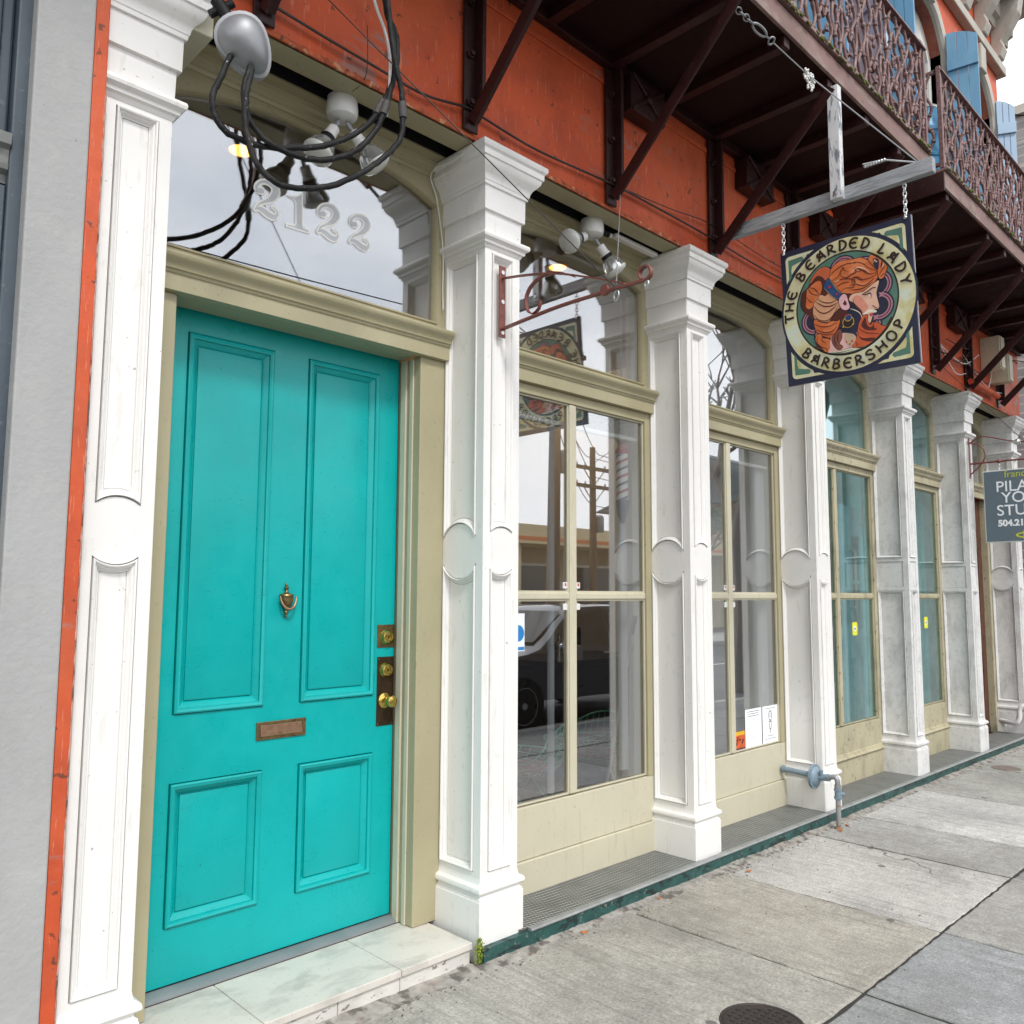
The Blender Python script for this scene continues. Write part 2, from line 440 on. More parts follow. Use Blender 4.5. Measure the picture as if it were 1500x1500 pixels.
# ================================================================== SETTING
struct(MB().add([(-400, -400, -.16), (400, -400, -.16), (400, 400, -.16), (-400, 400, -.16)], [(0, 1, 2, 3)]).build('ground', mat('far_ground', (.16, .15, .13), .9, var=.2, vs=.05)))
ASPH = mat('asphalt', (.055, .055, .056), .85, var=.2, vs=1, bump=.4, bs=80)
struct(MB().box(-60, 80, -11.6, -3.62, -.2, -.125).build('road', ASPH))
for i in range(14):
    x = -20+i*6.0
    struct(MB().box(x, x+3, -7.66, -7.55, -.121, -.119).build('road_marking', mat('road_paint', (.6, .58, .5), .7)))
struct(MB().box(-60, 80, -15.0, -11.6, -.2, .0).build('far_pavement', mat('far_concrete', (.33, .32, .30), .85, var=.1, vs=1)))
KERB = mat('kerb_stone', (.30, .295, .28), .85, var=.15, vs=4, bump=.3)
xk = -12.0
while xk < 20:
    struct(MB().box(xk+.004, xk+1.796, -3.62, -3.46, -.2, gz(xk+.9)+.004).build('kerb', KERB, bevel=.012)); xk += 1.8
# sidewalk: a dark bed with separate slabs
walk = MB()
walk.add([(-12, -3.46, gz(-12)-.016), (20, -3.46, gz(20)-.016), (20, .32, gz(20)-.016), (-12, .32, gz(-12)-.016)], [(0, 1, 2, 3)])
walk.add([(-4, -3.46, gz(-4)-.016), (14, -3.46, gz(14)-.016), (14, .32, gz(14)-.016), (-4, .32, gz(-4)-.016)], [])
wo_ = MB(); XS_ = (-12, -4, 14, 20)
wo_.loft([[(x, -3.46, gz(x)-.006), (x, .34, gz(x)-.006), (x, .34, -.2), (x, -3.46, -.2)] for x in XS_])
sidewalk = struct(wo_.build('sidewalk', mat('joint_dirt', (.028, .026, .022), .95, var=.3, vs=30)))
XJ = [-10.5, -8.6, -6.7, -4.8, -2.9, -1.0, 1.15, 3.385, 4.25, 5.362, 6.06, 7.25, 8.4, 9.6, 10.8, 12.2, 13.8, 16, 18]
YJ = [-3.452, -2.42, -1.215, -.05]
tone = {(7, 2): (.345, .322, .275), (8, 2): (.44, .425, .395), (9, 2): (.345, .335, .31), (10, 2): (.47, .46, .435), (6, 2): (.335, .318, .278), (7, 1): (.262, .268, .268), (8, 1): (.31, .30, .275), (6, 1): (.255, .262, .258), (9, 1): (.25, .25, .245)}
for i in range(len(XJ)-1):
    for j in range(3):
        x0, x1, y0, y1 = XJ[i]+.0065, XJ[i+1]-.0065, YJ[j]+.0065, YJ[j+1]-.0065
        if j == 2 and i == 6: x0 = XJ[i]+.005
        rnd = random.Random(i*10+j)
        per = []
        def edge(a, b, n):
            for q in range(n):
                t = q/n; p = Vector(a).lerp(Vector(b), t)
                per.append((p.x+(rnd.uniform(-.0035, .0035) if q else 0), p.y+(rnd.uniform(-.0035, .0035) if q else 0)))
        edge((x0, y0), (x1, y0), 26); edge((x1, y0), (x1, y1), 26); edge((x1, y1), (x0, y1), 26); edge((x0, y1), (x0, y0), 26)
        cx, cy = (x0+x1)/2, (y0+y1)/2
        dz = rnd.uniform(-.003, .003)
        def ring(ins, z): return [(x+(ins if x < cx else -ins), y+(ins if y < cy else -ins), gz(x)+z+dz) for x, y in per]
        s_ = MB().loft([ring(0, -.05), ring(0, -.007), ring(.003, -.002), ring(.009, 0)], cap0=False).build('paving_slab', CONC, sidewalk)
        k = tone.get((i, j), tuple(c*f_ for f_ in [rnd.uniform(.85, 1.1)] for c in ((.36, .35, .32) if j == 2 else (.215, .215, .21))))
        s_.color = (k[0]*1.04, k[1]*1.05, k[2]*1.06, 1)
# crumbling mortar strip against the kerb step
ms = MB(); N = 700; rnd = random.Random(3); rows = []
def wob(x, f, p): return math.sin(x*f+p)*.5+math.sin(x*f*2.3+p*2)*.3+math.sin(x*f*5.1+p*3)*.2
for i in range(N):
    x = .80+i*(11.2/N)
    yb = .0135 if x < 2.42 else -.028
    wdt = .062+.022*wob(x, 3.1, 1)+.010*rnd.random()+(.05*max(0, 1-abs(x-3.65)/.35))
    if x < 2.42: wdt += .035
    rows.append([(x, yb, gz(x)+.012+.004*wob(x, 7, 2)+rnd.uniform(-.002, .002)), (x, yb-wdt*.35, gz(x)+.007+.003*wob(x, 9, 4)+rnd.uniform(-.002, .002)), (x, yb-wdt*.7, gz(x)+.004+rnd.uniform(-.002, .002)), (x, yb-.002-wdt, gz(x)-.004)])
ms.loft(rows, False, False, closed=False)
struct(ms.build('mortar_strip', mat('crumbled_mortar', (.30, .285, .255), .95, var=.3, vs=25, bump=.9, bs=60, spots=[((.07, .06, .05), 16, .5, .62, (1, 1, 1), .8), ((.25, .15, .12), 9, .55, .7, (1, 1, 1), .5)]), smooth=50))

gr = MB(); rnd = random.Random(77)
for k in range(700):
    x = 1.9+rnd.random()**1.3*8.5; y = -.04-abs(rnd.gauss(0, .07)) if rnd.random() < .8 else -rnd.random()*2.2
    r_ = rnd.uniform(.0015, .005)
    gr.ball((x, y, gz(x)+r_*.4), r_, 4, (rnd.uniform(.8, 1.6), 1, .6))
go = gr.build('grit', mat('pavement_grit', (.12, .10, .08), .9, var=.6, vs=80)); tag(go, 'loose dark grit scattered along the green kerb', 'grit'); go['kind'] = 'stuff'

# ================================================================== BUILDING
bld = thing('storefront_building', 'red stucco corner storefront with white pillars, khaki window frames and iron balconies', 'building', (6, 2, 0))
PX = [.797, 2.451, 4.076, 5.669, 7.390, 9.015, 10.64]      # plinth left edges
PW, SW, SD = .262, .222, .29                                 # plinth width, shaft width, shaft depth
# ---- pillar
def outline(hw, z0, z1, c, r, i, up, square):
    """panel outline inset by i; arc end bites round the medallion centre c"""
    a, b, t, m = -hw+i, hw-i, z1-i, z0+i
    if square: return [(a, m), (b, m), (b, t), (a, t)]
    rr = r+i; th = math.asin(min(1, (hw-i)/rr)); pts = []
    if up:
        for k in range(17):
            q = -th+2*th*k/16; pts.append((rr*math.sin(q), c+rr*math.cos(q)))
        return pts+[(b, t), (a, t)]
    for k in range(17):
        q = th-2*th*k/16; pts.append((rr*math.sin(q), c-rr*math.cos(q)))
    return pts+[(a, m), (b, m)]
PROF = [(0, -.016), (.0038, -.016), (.004, .006), (.006, .008), (.010, .006), (.013, -.002), (.017, -.004), (.023, -.015), (.026, -.015), (.0265, -.021), (.029, -.021), (.030, -.018)]
def make_pillar(M, square):
    xc = PW/2; yf = .02
    x0, x1 = xc-SW/2, xc+SW/2
    p = MB().box(x0+.022, x1-.022, yf+.022, yf+SD+.02, .30, 3.16)
    ZB, ZT, C = .345, 3.15, 1.752
    faces = [('f', SW/2, .069, .105, lambda a, t, d: (xc+a, yf-d, t)),
             ('l', SD/2-.011, .112, .124, lambda a, t, d: (x0-d, yf+.022+SD/2-.011+a, t)),
             ('r', SD/2-.011, .112, .124, lambda a, t, d: (x1+d, yf+.022+SD/2-.011+a, t))]
    pans = []
    for nm, hwf, hw, r, fn in faces:
        if square: zz = ((.372, 1.60), (1.88, 3.122))
        else: zz = ((.372, 0), (0, 3.122))
        o1 = lambda i: outline(hw, zz[0][0], zz[0][1], C, r, i, False, square)
        o2 = lambda i: outline(hw, zz[1][0], zz[1][1], C, r, i, True, square)
        hol = [o1(0), o2(0)]
        extra = []
        if square:
            o3 = lambda i: [(-hw+i, 1.63+i), (hw-i, 1.63+i), (hw-i, 1.85-i), (-hw+i, 1.85-i)]
            hol.append(o3(0)); extra = [o3]
        p.plate([(-hwf, ZB), (hwf, ZB), (hwf, ZT), (-hwf, ZT)], hol, fn, 0, -.0215)
        for oo in [o1, o2]+extra:
            m = MB(); pr = PROF if oo not in extra else [(0, -.003), (.0015, -.003), (.003, -.010), (.006, -.010), (.008, -.006)]
            m.loft([[fn(a, t, d) for a, t in oo(i)] for i, d in pr], cap0=False)
            pans.append((m, 'panel'))
    root = p.build('pillar', M, bld, smooth=25, origin=(xc, .16, 0))
    for m, n in pans: m.build(n, M, root, smooth=30)
    def rect(e, z, yb=SD+.04): return [(x0-e, yf-e, z), (x1+e, yf-e, z), (x1+e, yb, z), (x0-e, yb, z)]
    MB().loft([rect(.02, -.02), rect(.02, .262), rect(.017, .265)]).build('plinth', M, root, bevel=.003)
    bp = [(.0165, .2655), (.0165, .272), (.010, .276), (.006, .283), (.008, .288), (.018, .292), (.024, .299), (.025, .308), (.022, .317), (.014, .323), (.006, .326), (.002, .335), (.0015, .347)]
    MB().loft([rect(e, z) for e, z in bp]).build('base_moulding', M, root, smooth=28)
    cp = [(.0015, 3.138), (.006, 3.146), (.008, 3.152), (.018, 3.158), (.019, 3.168), (.022, 3.172), (.034, 3.180), (.037, 3.190), (.034, 3.202), (.012, 3.207)]
    MB().loft([rect(e, z) for e, z in cp]).build('collar', M, root, smooth=28)
    kp = [(.003, 3.206), (.005, 3.312), (.018, 3.315), (.019, 3.425), (.028, 3.428), (.030, 3.442), (.033, 3.446), (.036, 3.462), (.044, 3.478), (.060, 3.494), (.072, 3.510), (.076, 3.526), (.083, 3.530), (.084, 3.556), (.087, 3.560), (.094, 3.566), (.098, 3.578), (.096, 3.592), (.090, 3.5965)]
    MB().loft([rect(e, z) for e, z in kp]).build('capital', M, root, smooth=24)
    return root
pa = make_pillar(WHITE, False); pillars = []
for q in PX[1:4]: pillars.append(copy_tree(pa, (q, 0, 0)))
pa0 = copy_tree(pa, (PX[0], 0, 0))
pb = make_pillar(WORN, True)
copy_tree(pb, (PX[5], 0, 0))
pc = make_pillar(WORN, False)
def shift_root(o, off):
    WLOC[o] = WLOC[o]+Vector(off); o.location = WLOC[o]-WLOC[bld]
    for ch in o.children: WLOC[ch] = WLOC[ch]+Vector(off)
shift_root(pb, (PX[4], 0, 0)); shift_root(pc, (PX[6], 0, 0))
for ch in list(pa.children): bpy.data.objects.remove(ch)
bpy.data.objects.remove(pa)

# ---- arched transom hole
def arch(x0, x1, zb, zs, zc, n=18):
    c, h = (x0+x1)/2, (x1-x0)/2; pts = [(x0, zb), (x1, zb)]
    for k in range(n+1):
        t = math.cos(math.pi*k/n); pts.append((c+h*t, zs+(zc-zs)*(1-abs(t)**2.6)))
    return pts
fxz = lambda a, t, d: (a, d, t)
BARP = [(.30, 2.650), (.262, 2.652), (.262, 2.712), (.256, 2.716), (.254, 2.724), (.246, 2.728), (.243, 2.742), (.236, 2.752), (.226, 2.760), (.221, 2.770), (.220, 2.778), (.228, 2.780), (.229, 2.786), (.300, 2.802)]
def bar(M, parent, x0, x1, prof=BARP, name='transom_bar'):
    return MB().loft([[(x, y, z) for y, z in prof] for x in (x0, x1)]).build(name, M, parent, smooth=25)
TOPP = [(.34, 3.535), (.298, 3.537), (.294, 3.552), (.284, 3.556), (.280, 3.572), (.268, 3.580), (.258, 3.5965), (.34, 3.5965)]
def transom(M, root, x0, x1, GLS=None):
    GLS = GLS or PANE
    ins = .052
    hole = arch(x0+ins, x1-ins, 2.832, 3.405, 3.520)
    MB().plate([(x0, 2.80), (x1, 2.80), (x1, 3.5965), (x0, 3.5965)], [hole], fxz, .303, .345).build('arch_board', M, root)
    # bead round the opening
    rings = []
    c, cz = (x0+x1)/2, 3.17
    def off(e): return arch(x0+ins+e, x1-ins-e, 2.832+e, 3.405-e*.3, 3.520-e)
    m = MB(); m.loft([[(a, y, t) for a, t in off(e)] for e, y in ((-.006, .3025), (-.004, .297), (.002, .296), (.006, .303), (.010, .312), (.012, .330))], False, False)
    m.build('arch_bead', M, root, smooth=30)
    MB().plate(off(.008), [], fxz, .328, .333).build('pane', GLS, root)
    bar(M, root, x0, x1, TOPP, 'head_moulding')
def bay(i, M, SM, worn=False):
    GLS = TEALPANE if worn else PANE
    x0, x1 = PX[i]+PW-(PW-SW)/2+.0015, PX[i+1]+(PW-SW)/2-.0015
    fr = MB()
    st = .055
    mu = (x0+x1)/2-.005; mw = .028
    fr.box(x0, x0+st, .29, .345, .505, 2.650); fr.box(x1-st, x1, .29, .345, .505, 2.650)
    fr.box(x0+st, x1-st, .2915, .343, 2.597, 2.649)
    root = fr.build('shop_window', M, bld, bevel=.004)
    B('muntin', SM, root, mu-mw, mu+mw, .296, .341, .512, 2.596, .006)
    for a, b in ((x0+st, mu-mw), (mu+mw, x1-st)):
        B('muntin', SM, root, a, b, .297, .340, 1.530, 1.567, .006)
        for z0, z1 in ((.512, 1.530), (1.567, 2.597)):
            MB().box(a-.004, b+.004, .318, .322, z0-.004, z1+.004).build('pane', GLS, root)
            # glazing bead
            g = MB(); e = .009
            g.box(a, a+e, .306, .317, z0, z1).box(b-e, b, .306, .317, z0, z1).box(a+e, b-e, .3065, .3165, z1-e, z1).box(a+e, b-e, .3065, .3165, z0, z0+e)
            g.build('glazing_bead', SM, root)
    B('stall_panel', SM, root, x0, x1, .2925, .35, .252, .5045, .003)
    B('stall_panel', SM, root, x0, x1, .279, .35, -.02, .2495, .004)
    if worn:
        bar(M, root, x0, x1, [(.30, .250), (.268, .252), (.262, .262), (.268, .272), (.28, .276), (.284, .292), (.30, .300)], 'stall_moulding')
    bar(M, root, x0, x1)
    transom(M, root, x0, x1, GLS)
    return root
w1 = bay(1, KHAKI, SILL); w2 = bay(2, KHAKI, SILL)
w3 = bay(3, KWORN, KWORN, True); w4 = bay(4, KWORN, KWORN, True)
w3['label'] = 'weather-stained khaki shop window with teal interior behind it'
w4['label'] = 'weather-stained khaki shop window beside the brown door'

# ---- turquoise door bay
x0, x1 = PX[0]+PW-.0185, PX[1]+.0185
df = MB()
df.box(2.322, x1, .29, .46, .117, 2.650)
df.box(x0, 1.190, .29, .46, .117, 2.650)
dfr = df.build('door_frame', KHAKI, bld, bevel=.004)
MB().box(2.3135, 2.3215, .335, .362, .117, 2.649).box(2.3100, 2.3215, .385, .425, .117, 2.649).build('door_stop', SILL, dfr, bevel=.003)
MB().box(1.191, 1.2, .385, .425, .117, 2.649).box(1.201, 2.3095, .31, .43, 2.652, 2.672).build('door_stop', KHAKI, dfr, bevel=.003)
MB().box(1.2, 2.3095, .432, .46, 2.668, 2.72).build('door_head', KHAKI, dfr)
bar(KHAKI, dfr, x0, x1)
transom(KHAKI, dfr, x0, x1)
DX0, DX1, DZ0, DZ1, DY = 1.226, 2.312, .142, 2.668, .443
holes = []; pan = []
for a, b, z0, z1 in ((1.302, 1.670, 1.105, 2.568), (1.831, 2.203, 1.105, 2.568), (1.302, 1.672, .340, .856), (1.834, 2.203, .340, .856)):
    holes.append([(a, z0), (b, z0), (b, z1), (a, z1)]); pan.append((a, b, z0, z1))
door = MB().plate([(DX0, DZ0), (DX1, DZ0), (DX1, DZ1), (DX0, DZ1)], holes, fxz, DY, DY+.034).build('door', TEAL, bld, bevel=.0025, label='turquoise four-panel front door with brass locks')
MB().box(DX0+.01, DX1-.01, DY+.0345, DY+.048, DZ0+.01, DZ1-.01).build('door_back', TEAL, door)
DP = [(0, -.012), (.0035, -.012), (.004, .008), (.010, .011), (.018, .007), (.022, .006), (.023, -.004), (.036, -.014), (.043, -.020), (.0455, -.024), (.049, -.024), (.0495, -.016), (.055, -.014)]
for a, b, z0, z1 in pan:
    MB().loft([[(a+i, DY-d, z0+i), (b-i, DY-d, z0+i), (b-i, DY-d, z1-i), (a+i, DY-d, z1-i)] for i, d in DP], cap0=False).build('door_panel', TEAL, door, smooth=28)
# knocker: urn with a hanging ring
kx, kz, ky = 1.754, 1.527, DY
MB().lathe([(.0, .072), (.004, .071), (.006, .066), (.003, .061), (.004, .058), (.010, .055), (.010, .050), (.005, .046), (.006, .038), (.012, .031), (.028, .027), (.031, .021), (.028, .016), (.029, .006), (.026, -.008), (.018, -.024), (.009, -.034), (.006, -.042), (.009, -.047), (.007, -.053), (.003, -.058), (.006, -.064), (.0, -.071)], (kx, ky-.006, kz), n=22).build('knocker', OLDBRASS, door, smooth=40)
MB().tube([(kx+.036*math.cos(a), ky-.022-.012*max(0, -math.sin(a)), kz+.018+.052*math.sin(a)*(1 if a > math.pi else .1)) for a in [math.pi+math.pi*k/20 for k in range(21)]], .0045, 10, rs=[.0035+.003*math.sin(math.pi*k/20) for k in range(21)]).build('knocker_ring', BRONZE, door, smooth=60)
# mail slot
mf = MB(); mf.plate([(1.641, .972), (1.863, .972), (1.863, 1.043), (1.641, 1.043)], [[(1.657, .984), (1.847, .984), (1.847, 1.031), (1.657, 1.031)]], fxz, DY-.006, DY-.0003)
mf.build('mail_slot', OLDBRASS, door, bevel=.0015)
MB().loft([[(1.658, DY-.002, .985), (1.846, DY-.002, .985), (1.846, DY-.002, 1.030), (1.658, DY-.002, 1.030)], [(1.658, DY-.009, .985), (1.846, DY-.009, .985), (1.846, DY-.005, 1.030), (1.658, DY-.005, 1.030)]]).build('mail_flap', BRONZE, door, bevel=.002)
B('lock_plate', OLDBRASS, door, 2.216, 2.311, DY-.003, DY-.0004, 1.314, 1.417, .001)
B('lock_plate', DARKPLATE, door, 2.219, 2.311, DY-.003, DY-.0004, .967, 1.273, .001)
for z in (1.362, 1.214):
    MB().lathe([(.033, 0), (.034, .004), (.029, .012), (.027, .020), (.024, .023), (.013, .024), (.012, .021), (.004, .021), (.0, .021)], (2.264, DY-.003, z), (0, -1, 0), 28).build('lock_cylinder', BRASS, door, smooth=35)
    B('keyway', DARKPLATE, door, 2.2625, 2.2655, DY-.0275, DY-.0235, z-.006, z+.006, 0)
MB().lathe([(.034, 0), (.034, .004), (.028, .008), (.013, .012), (.011, .030), (.018, .036), (.027, .044), (.0285, .054), (.024, .063), (.012, .067), (.0, .0675)], (2.262, DY-.003, 1.078), (0, -1, 0), 28).build('door_knob', BRASS, door, smooth=45)
for px_, pz_ in ((2.224, 1.408), (2.224, 1.323), (2.302, 1.408), (2.302, 1.323), (2.227, 1.264), (2.227, .976), (2.302, .976)):
    MB().lathe([(.004, 0), (.0035, .0015), (.0, .002)], (px_, DY-.003, pz_), (0, -1, 0), 10).build('screw', OLDBRASS, door)
# ---- threshold and marble step
MB().loft([[(x, .388, .117), (x, .388, .1235), (x, .400, .130), (x, .43, .138), (x, .445, .138), (x, .445, .117)] for x in (1.192, 2.3205)]).build('threshold', METAL, dfr, smooth=20)
step = tag(bpy.data.objects.new('marble_doorstep', None), 'white marble step made of slabs in front of the turquoise door', 'doorstep')
COL.objects.link(step); step.location = (1.6, .15, 0); WLOC[step] = Vector((1.6, .15, 0))
for a, b in ((.86, 1.475), (1.478, 2.051), (2.054, 2.417)):
    B('slab', MARBLE, step, a, b, .003, .387, .088, .1155, .003)
for a, b in ((.86, 1.35), (1.353, 1.772), (1.775, 2.051), (2.054, 2.412)):
    B('riser', MRISER, step, a, b, .014, .30, -.04, .0865, .003)
# ---- kerb step with iron treads between the pillars
ks = MB(); n = 90
ks.loft([[(x, -.030+.0025*math.sin(x*9)+random.uniform(-.0012, .0012), gz(x)-.05), (x, -.030+random.uniform(-.0015, .0015), gz(x)+.066), (x, .30, gz(x)+.066), (x, .30, gz(x)-.05)] for x in [2.452+k*(9.5/n) for k in range(n+1)]])
ks.build('kerb_step', GREENKERB, bld, smooth=40)
ns = MB(); ns.loft([[(x, -.036, gz(x)+.0665), (x, -.039, gz(x)+.072), (x, -.034, gz(x)+.079), (x, -.012, gz(x)+.0805), (x, -.012, gz(x)+.0665)] for x in [2.73+k*.1 for k in range(92)]])
ns.build('step_nosing', NOSING, bld, smooth=50)
for i in range(1, 6):
    a, b = PX[i]+PW-.03, PX[i+1]+.03
    MB().loft([[(x, -.0115, gz(x)+.0665), (x, .30, gz(x)+.0665), (x, .30, gz(x)+.078), (x, -.0115, gz(x)+.078)] for x in (a, b)]).build('iron_tread', TREAD, bld)

# ---- brown door bay (between the last two pillars)
BROWN = mat('brown_varnished_door', (.105, .036, .022), .35, var=.25, vs=6, bump=.2, bs=30, bstretch=(1, 1, .2), spots=[((.05, .016, .01), 8, .5, .7, (1, 1, .2), .6)])
x0, x1 = PX[5]+PW-.0185, PX[6]+.0185
f5 = MB().box(x0, x0+.07, .29, .45, .02, 2.650).box(x1-.07, x1, .29, .45, .02, 2.650).build('door_frame', KWORN, bld, bevel=.004)
bar(KWORN, f5, x0, x1); transom(KWORN, f5, x0, x1)
bd = MB().plate([(x0+.07, .1), (x1-.07, .1), (x1-.07, 2.648), (x0+.07, 2.648)], [arch(x0+.20, x1-.20, 1.25, 2.05, 2.35), [(x0+.2, .3), (x1-.2, .3), (x1-.2, .95), (x0+.2, .95)]], fxz, .36, .40).build('door', BROWN, bld, label='brown varnished door with an arched glass panel')
MB().plate(arch(x0+.198, x1-.198, 1.248, 2.05, 2.352), [], fxz, .378, .382).build('pane', PANE, bd)
MB().loft([[(x0+.2+i, .36-d, .3+i), (x1-.2-i, .36-d, .3+i), (x1-.2-i, .36-d, .95-i), (x0+.2+i, .36-d, .95-i)] for i, d in DP], cap0=False).build('door_panel', BROWN, bd, smooth=28)

# ---- red beam over the shop front
BX0, BX1 = .836, 10.98
beam = MB().box(BX0, BX1, -.010, .118, 3.603, 4.50).box(BX0, BX1, .205, .36, 3.615, 4.50).box(BX0, BX1, .118, .205, 3.72, 4.50)
beam.build('beam', RED, bld)
# crumbled lower arris of the beam
cr_ = MB(); rows = []; rnd = random.Random(5)
for k in range(700):
    x = BX0+k*(BX1-BX0)/699
    h = .012+.010*rnd.random()+(.02*rnd.random() if math.sin(x*3.1)+math.sin(x*7.7) > .9 else 0)
    rows.append([(x, -.0105-.002*rnd.random(), 3.603+h), (x, -.0135-.005*rnd.random(), 3.603+h*.5), (x, -.012-.003*rnd.random(), 3.5975), (x, .004, 3.5975)])
cr_.loft(rows, False, False, closed=False)
cr_.build('crumbled_edge', mat('crumbled_red', (.40, .085, .03), .8, var=.4, vs=22, bump=.9, bs=60, spots=[((.62, .36, .20), 24, .55, .65, (1, 1, 1), .8), ((.08, .03, .02), 30, .6, .66, (1, 1, 1), .8)]), bld, smooth=50)
B('soffit_board', KHAKI, bld, BX0, BX1, -.004, .118, 3.5975, 3.6025, 0)
B('soffit_board', KHAKI, bld, BX0, BX1, .205, .33, 3.5972, 3.6145, 0)
MB().box(BX0, BX1, .1185, .2045, 3.70, 3.719).box(BX0, BX1, .1185, .1205, 3.604, 3.699).box(BX0, BX1, .2025, .2045, 3.604, 3.699).build('slot_shade_faces', BLACK, bld)  # black faces stand in for the shade inside the soffit slot
# raised string course on the red beam
B('string_course', RED, bld, BX0, BX1, -.020, -.0105, 4.285, 4.315, .006)

# ---- upper storey wall with arched openings
UC = [(PX[i]+PW+PX[i+1])/2 for i in range(0, 6)]
UW = .47
UX1 = 10.80
uh = [arch(c-UW, c+UW, 4.56, 7.12, 7.48) for c in UC]
MB().plate([(BX0, 4.501), (UX1, 4.501), (UX1, 8.6), (BX0, 8.6)], uh, fxz, .0, .30).build('upper_wall', RED, bld)
MB().box(10.50, UX1-.001, .301, 8.0, 4.501, 8.6).box(10.90, BX1-.001, .361, 8.0, -.1, 4.50).build('side_wall', RED, bld)
CURT = mat('white_curtain', (.66, .67, .68), .8, var=.05)
for n_, c in enumerate(UC):
    a0 = arch(c-UW, c+UW, 4.56, 7.12, 7.48); a1 = arch(c-UW-.13, c+UW+.13, 4.56, 7.14, 7.64)
    ring = [(p, q) for p, q in zip(a0, a1)]
    m = MB()
    m.loft([[(a, y, t) for a, t in L_] for L_, y in ((a1, -.0005), (a1, -.05), (arch(c-UW-.10, c+UW+.10, 4.56, 7.14, 7.60), -.06), (arch(c-UW-.02, c+UW+.02, 4.56, 7.12, 7.50), -.055), (a0, -.03), (a0, .2))], False, False)
    root = m.build('upper_window', STONE, bld, smooth=30)
    B('keystone', STONE, root, c-.09, c+.09, -.10, -.052, 7.44, 7.74, .01)
    MB().plate(a0, [arch(c-UW+.07, c-.03, 5.0, 7.05, 7.2), arch(c+.03, c+UW-.07, 5.0, 7.05, 7.2)], fxz, .10, .15).build('sash', flat('sash', (225, 225, 220)), root)
    MB().box(c-UW+.05, c+UW-.05, .122, .126, 4.9, 7.2).build('pane', PANE, root)
    MB().box(c-UW+.02, c+UW-.02, .2, .21, 4.6, 7.3).build('curtain', CURT, root)
def shutter(px, py, wdt, z0, z1, ang, M, flip):
    m = MB(); ca, sa = math.cos(ang), math.sin(ang)
    def W(s_, d, z): return (px+ca*s_-sa*d, py+sa*s_+ca*d, z)
    top = lambda s_: z1+(-.10*(s_/wdt)**2 if flip else -.10*(1-s_/wdt)**2)
    k = 9
    for b_ in range(3):
        a, b = wdt*b_/3+.002, wdt*(b_+1)/3-.002
        m.loft([[W(s_, -.016, z0), W(s_, -.016, top(s_)), W(s_, .016, top(s_)), W(s_, .016, z0)] for s_ in (a, (a+b)/2, b)])
    root = m.build('shutter', M, bld, bevel=.003)
    for z in (z0+.35, (z0+z1)/2, z1-.42):
        MB().loft([[W(s_, -.042, z), W(s_, -.042, z+.13), W(s_, -.017, z+.13), W(s_, -.017, z)] for s_ in (.0, wdt)]).build('batten', M, root, bevel=.003)
    return root
for n_, c in enumerate(UC):
    if n_ < 1: continue
    M = BLUESH if n_ != 5 else PALEBLUE
    shutter({4: 8.79, 5: 10.45}.get(n_, c+UW+.03), -.065, {3: .24, 4: .28, 5: .19}.get(n_, .34), 4.62, 7.30, R(-80 if n_ == 4 else -84 if n_ != 5 else -62), M, True)
    if n_ in (2, 3): shutter(c-UW-.03, -.065, .46, 4.62, 7.30, R(-110), PALEBLUE, True)
# string course and bracketed cornice
B('string_course', STONE, bld, BX0, UX1, -.09, -.0005, 7.80, 7.92, .012)
B('string_course', STONE, bld, UX1+.001, UX1+.09, -.09, 8.0, 7.801, 7.919, .012)
CP = [(.0, 8.30), (-.06, 8.31), (-.07, 8.40), (-.12, 8.42), (-.13, 8.60), (-.34, 8.62), (-.36, 8.74), (-.40, 8.78), (-.46, 8.86), (-.47, 8.98), (.3, 8.98), (.3, 8.30)]
MB().loft([[(x, y, z) for y, z in CP] for x in (BX0, UX1+.35)]).build('cornice', STONE, bld, smooth=25)
for k in range(15):
    x = 10.71-k*.62
    MB().loft([[(xx, y, z) for y, z in ((-.001, 7.93), (-.10, 7.95), (-.14, 8.05), (-.11, 8.14), (-.20, 8.26), (-.30, 8.42), (-.33, 8.618), (-.001, 8.618))] for xx in (x-.08, x+.08)]).build('console', STONE, bld, bevel=.01)

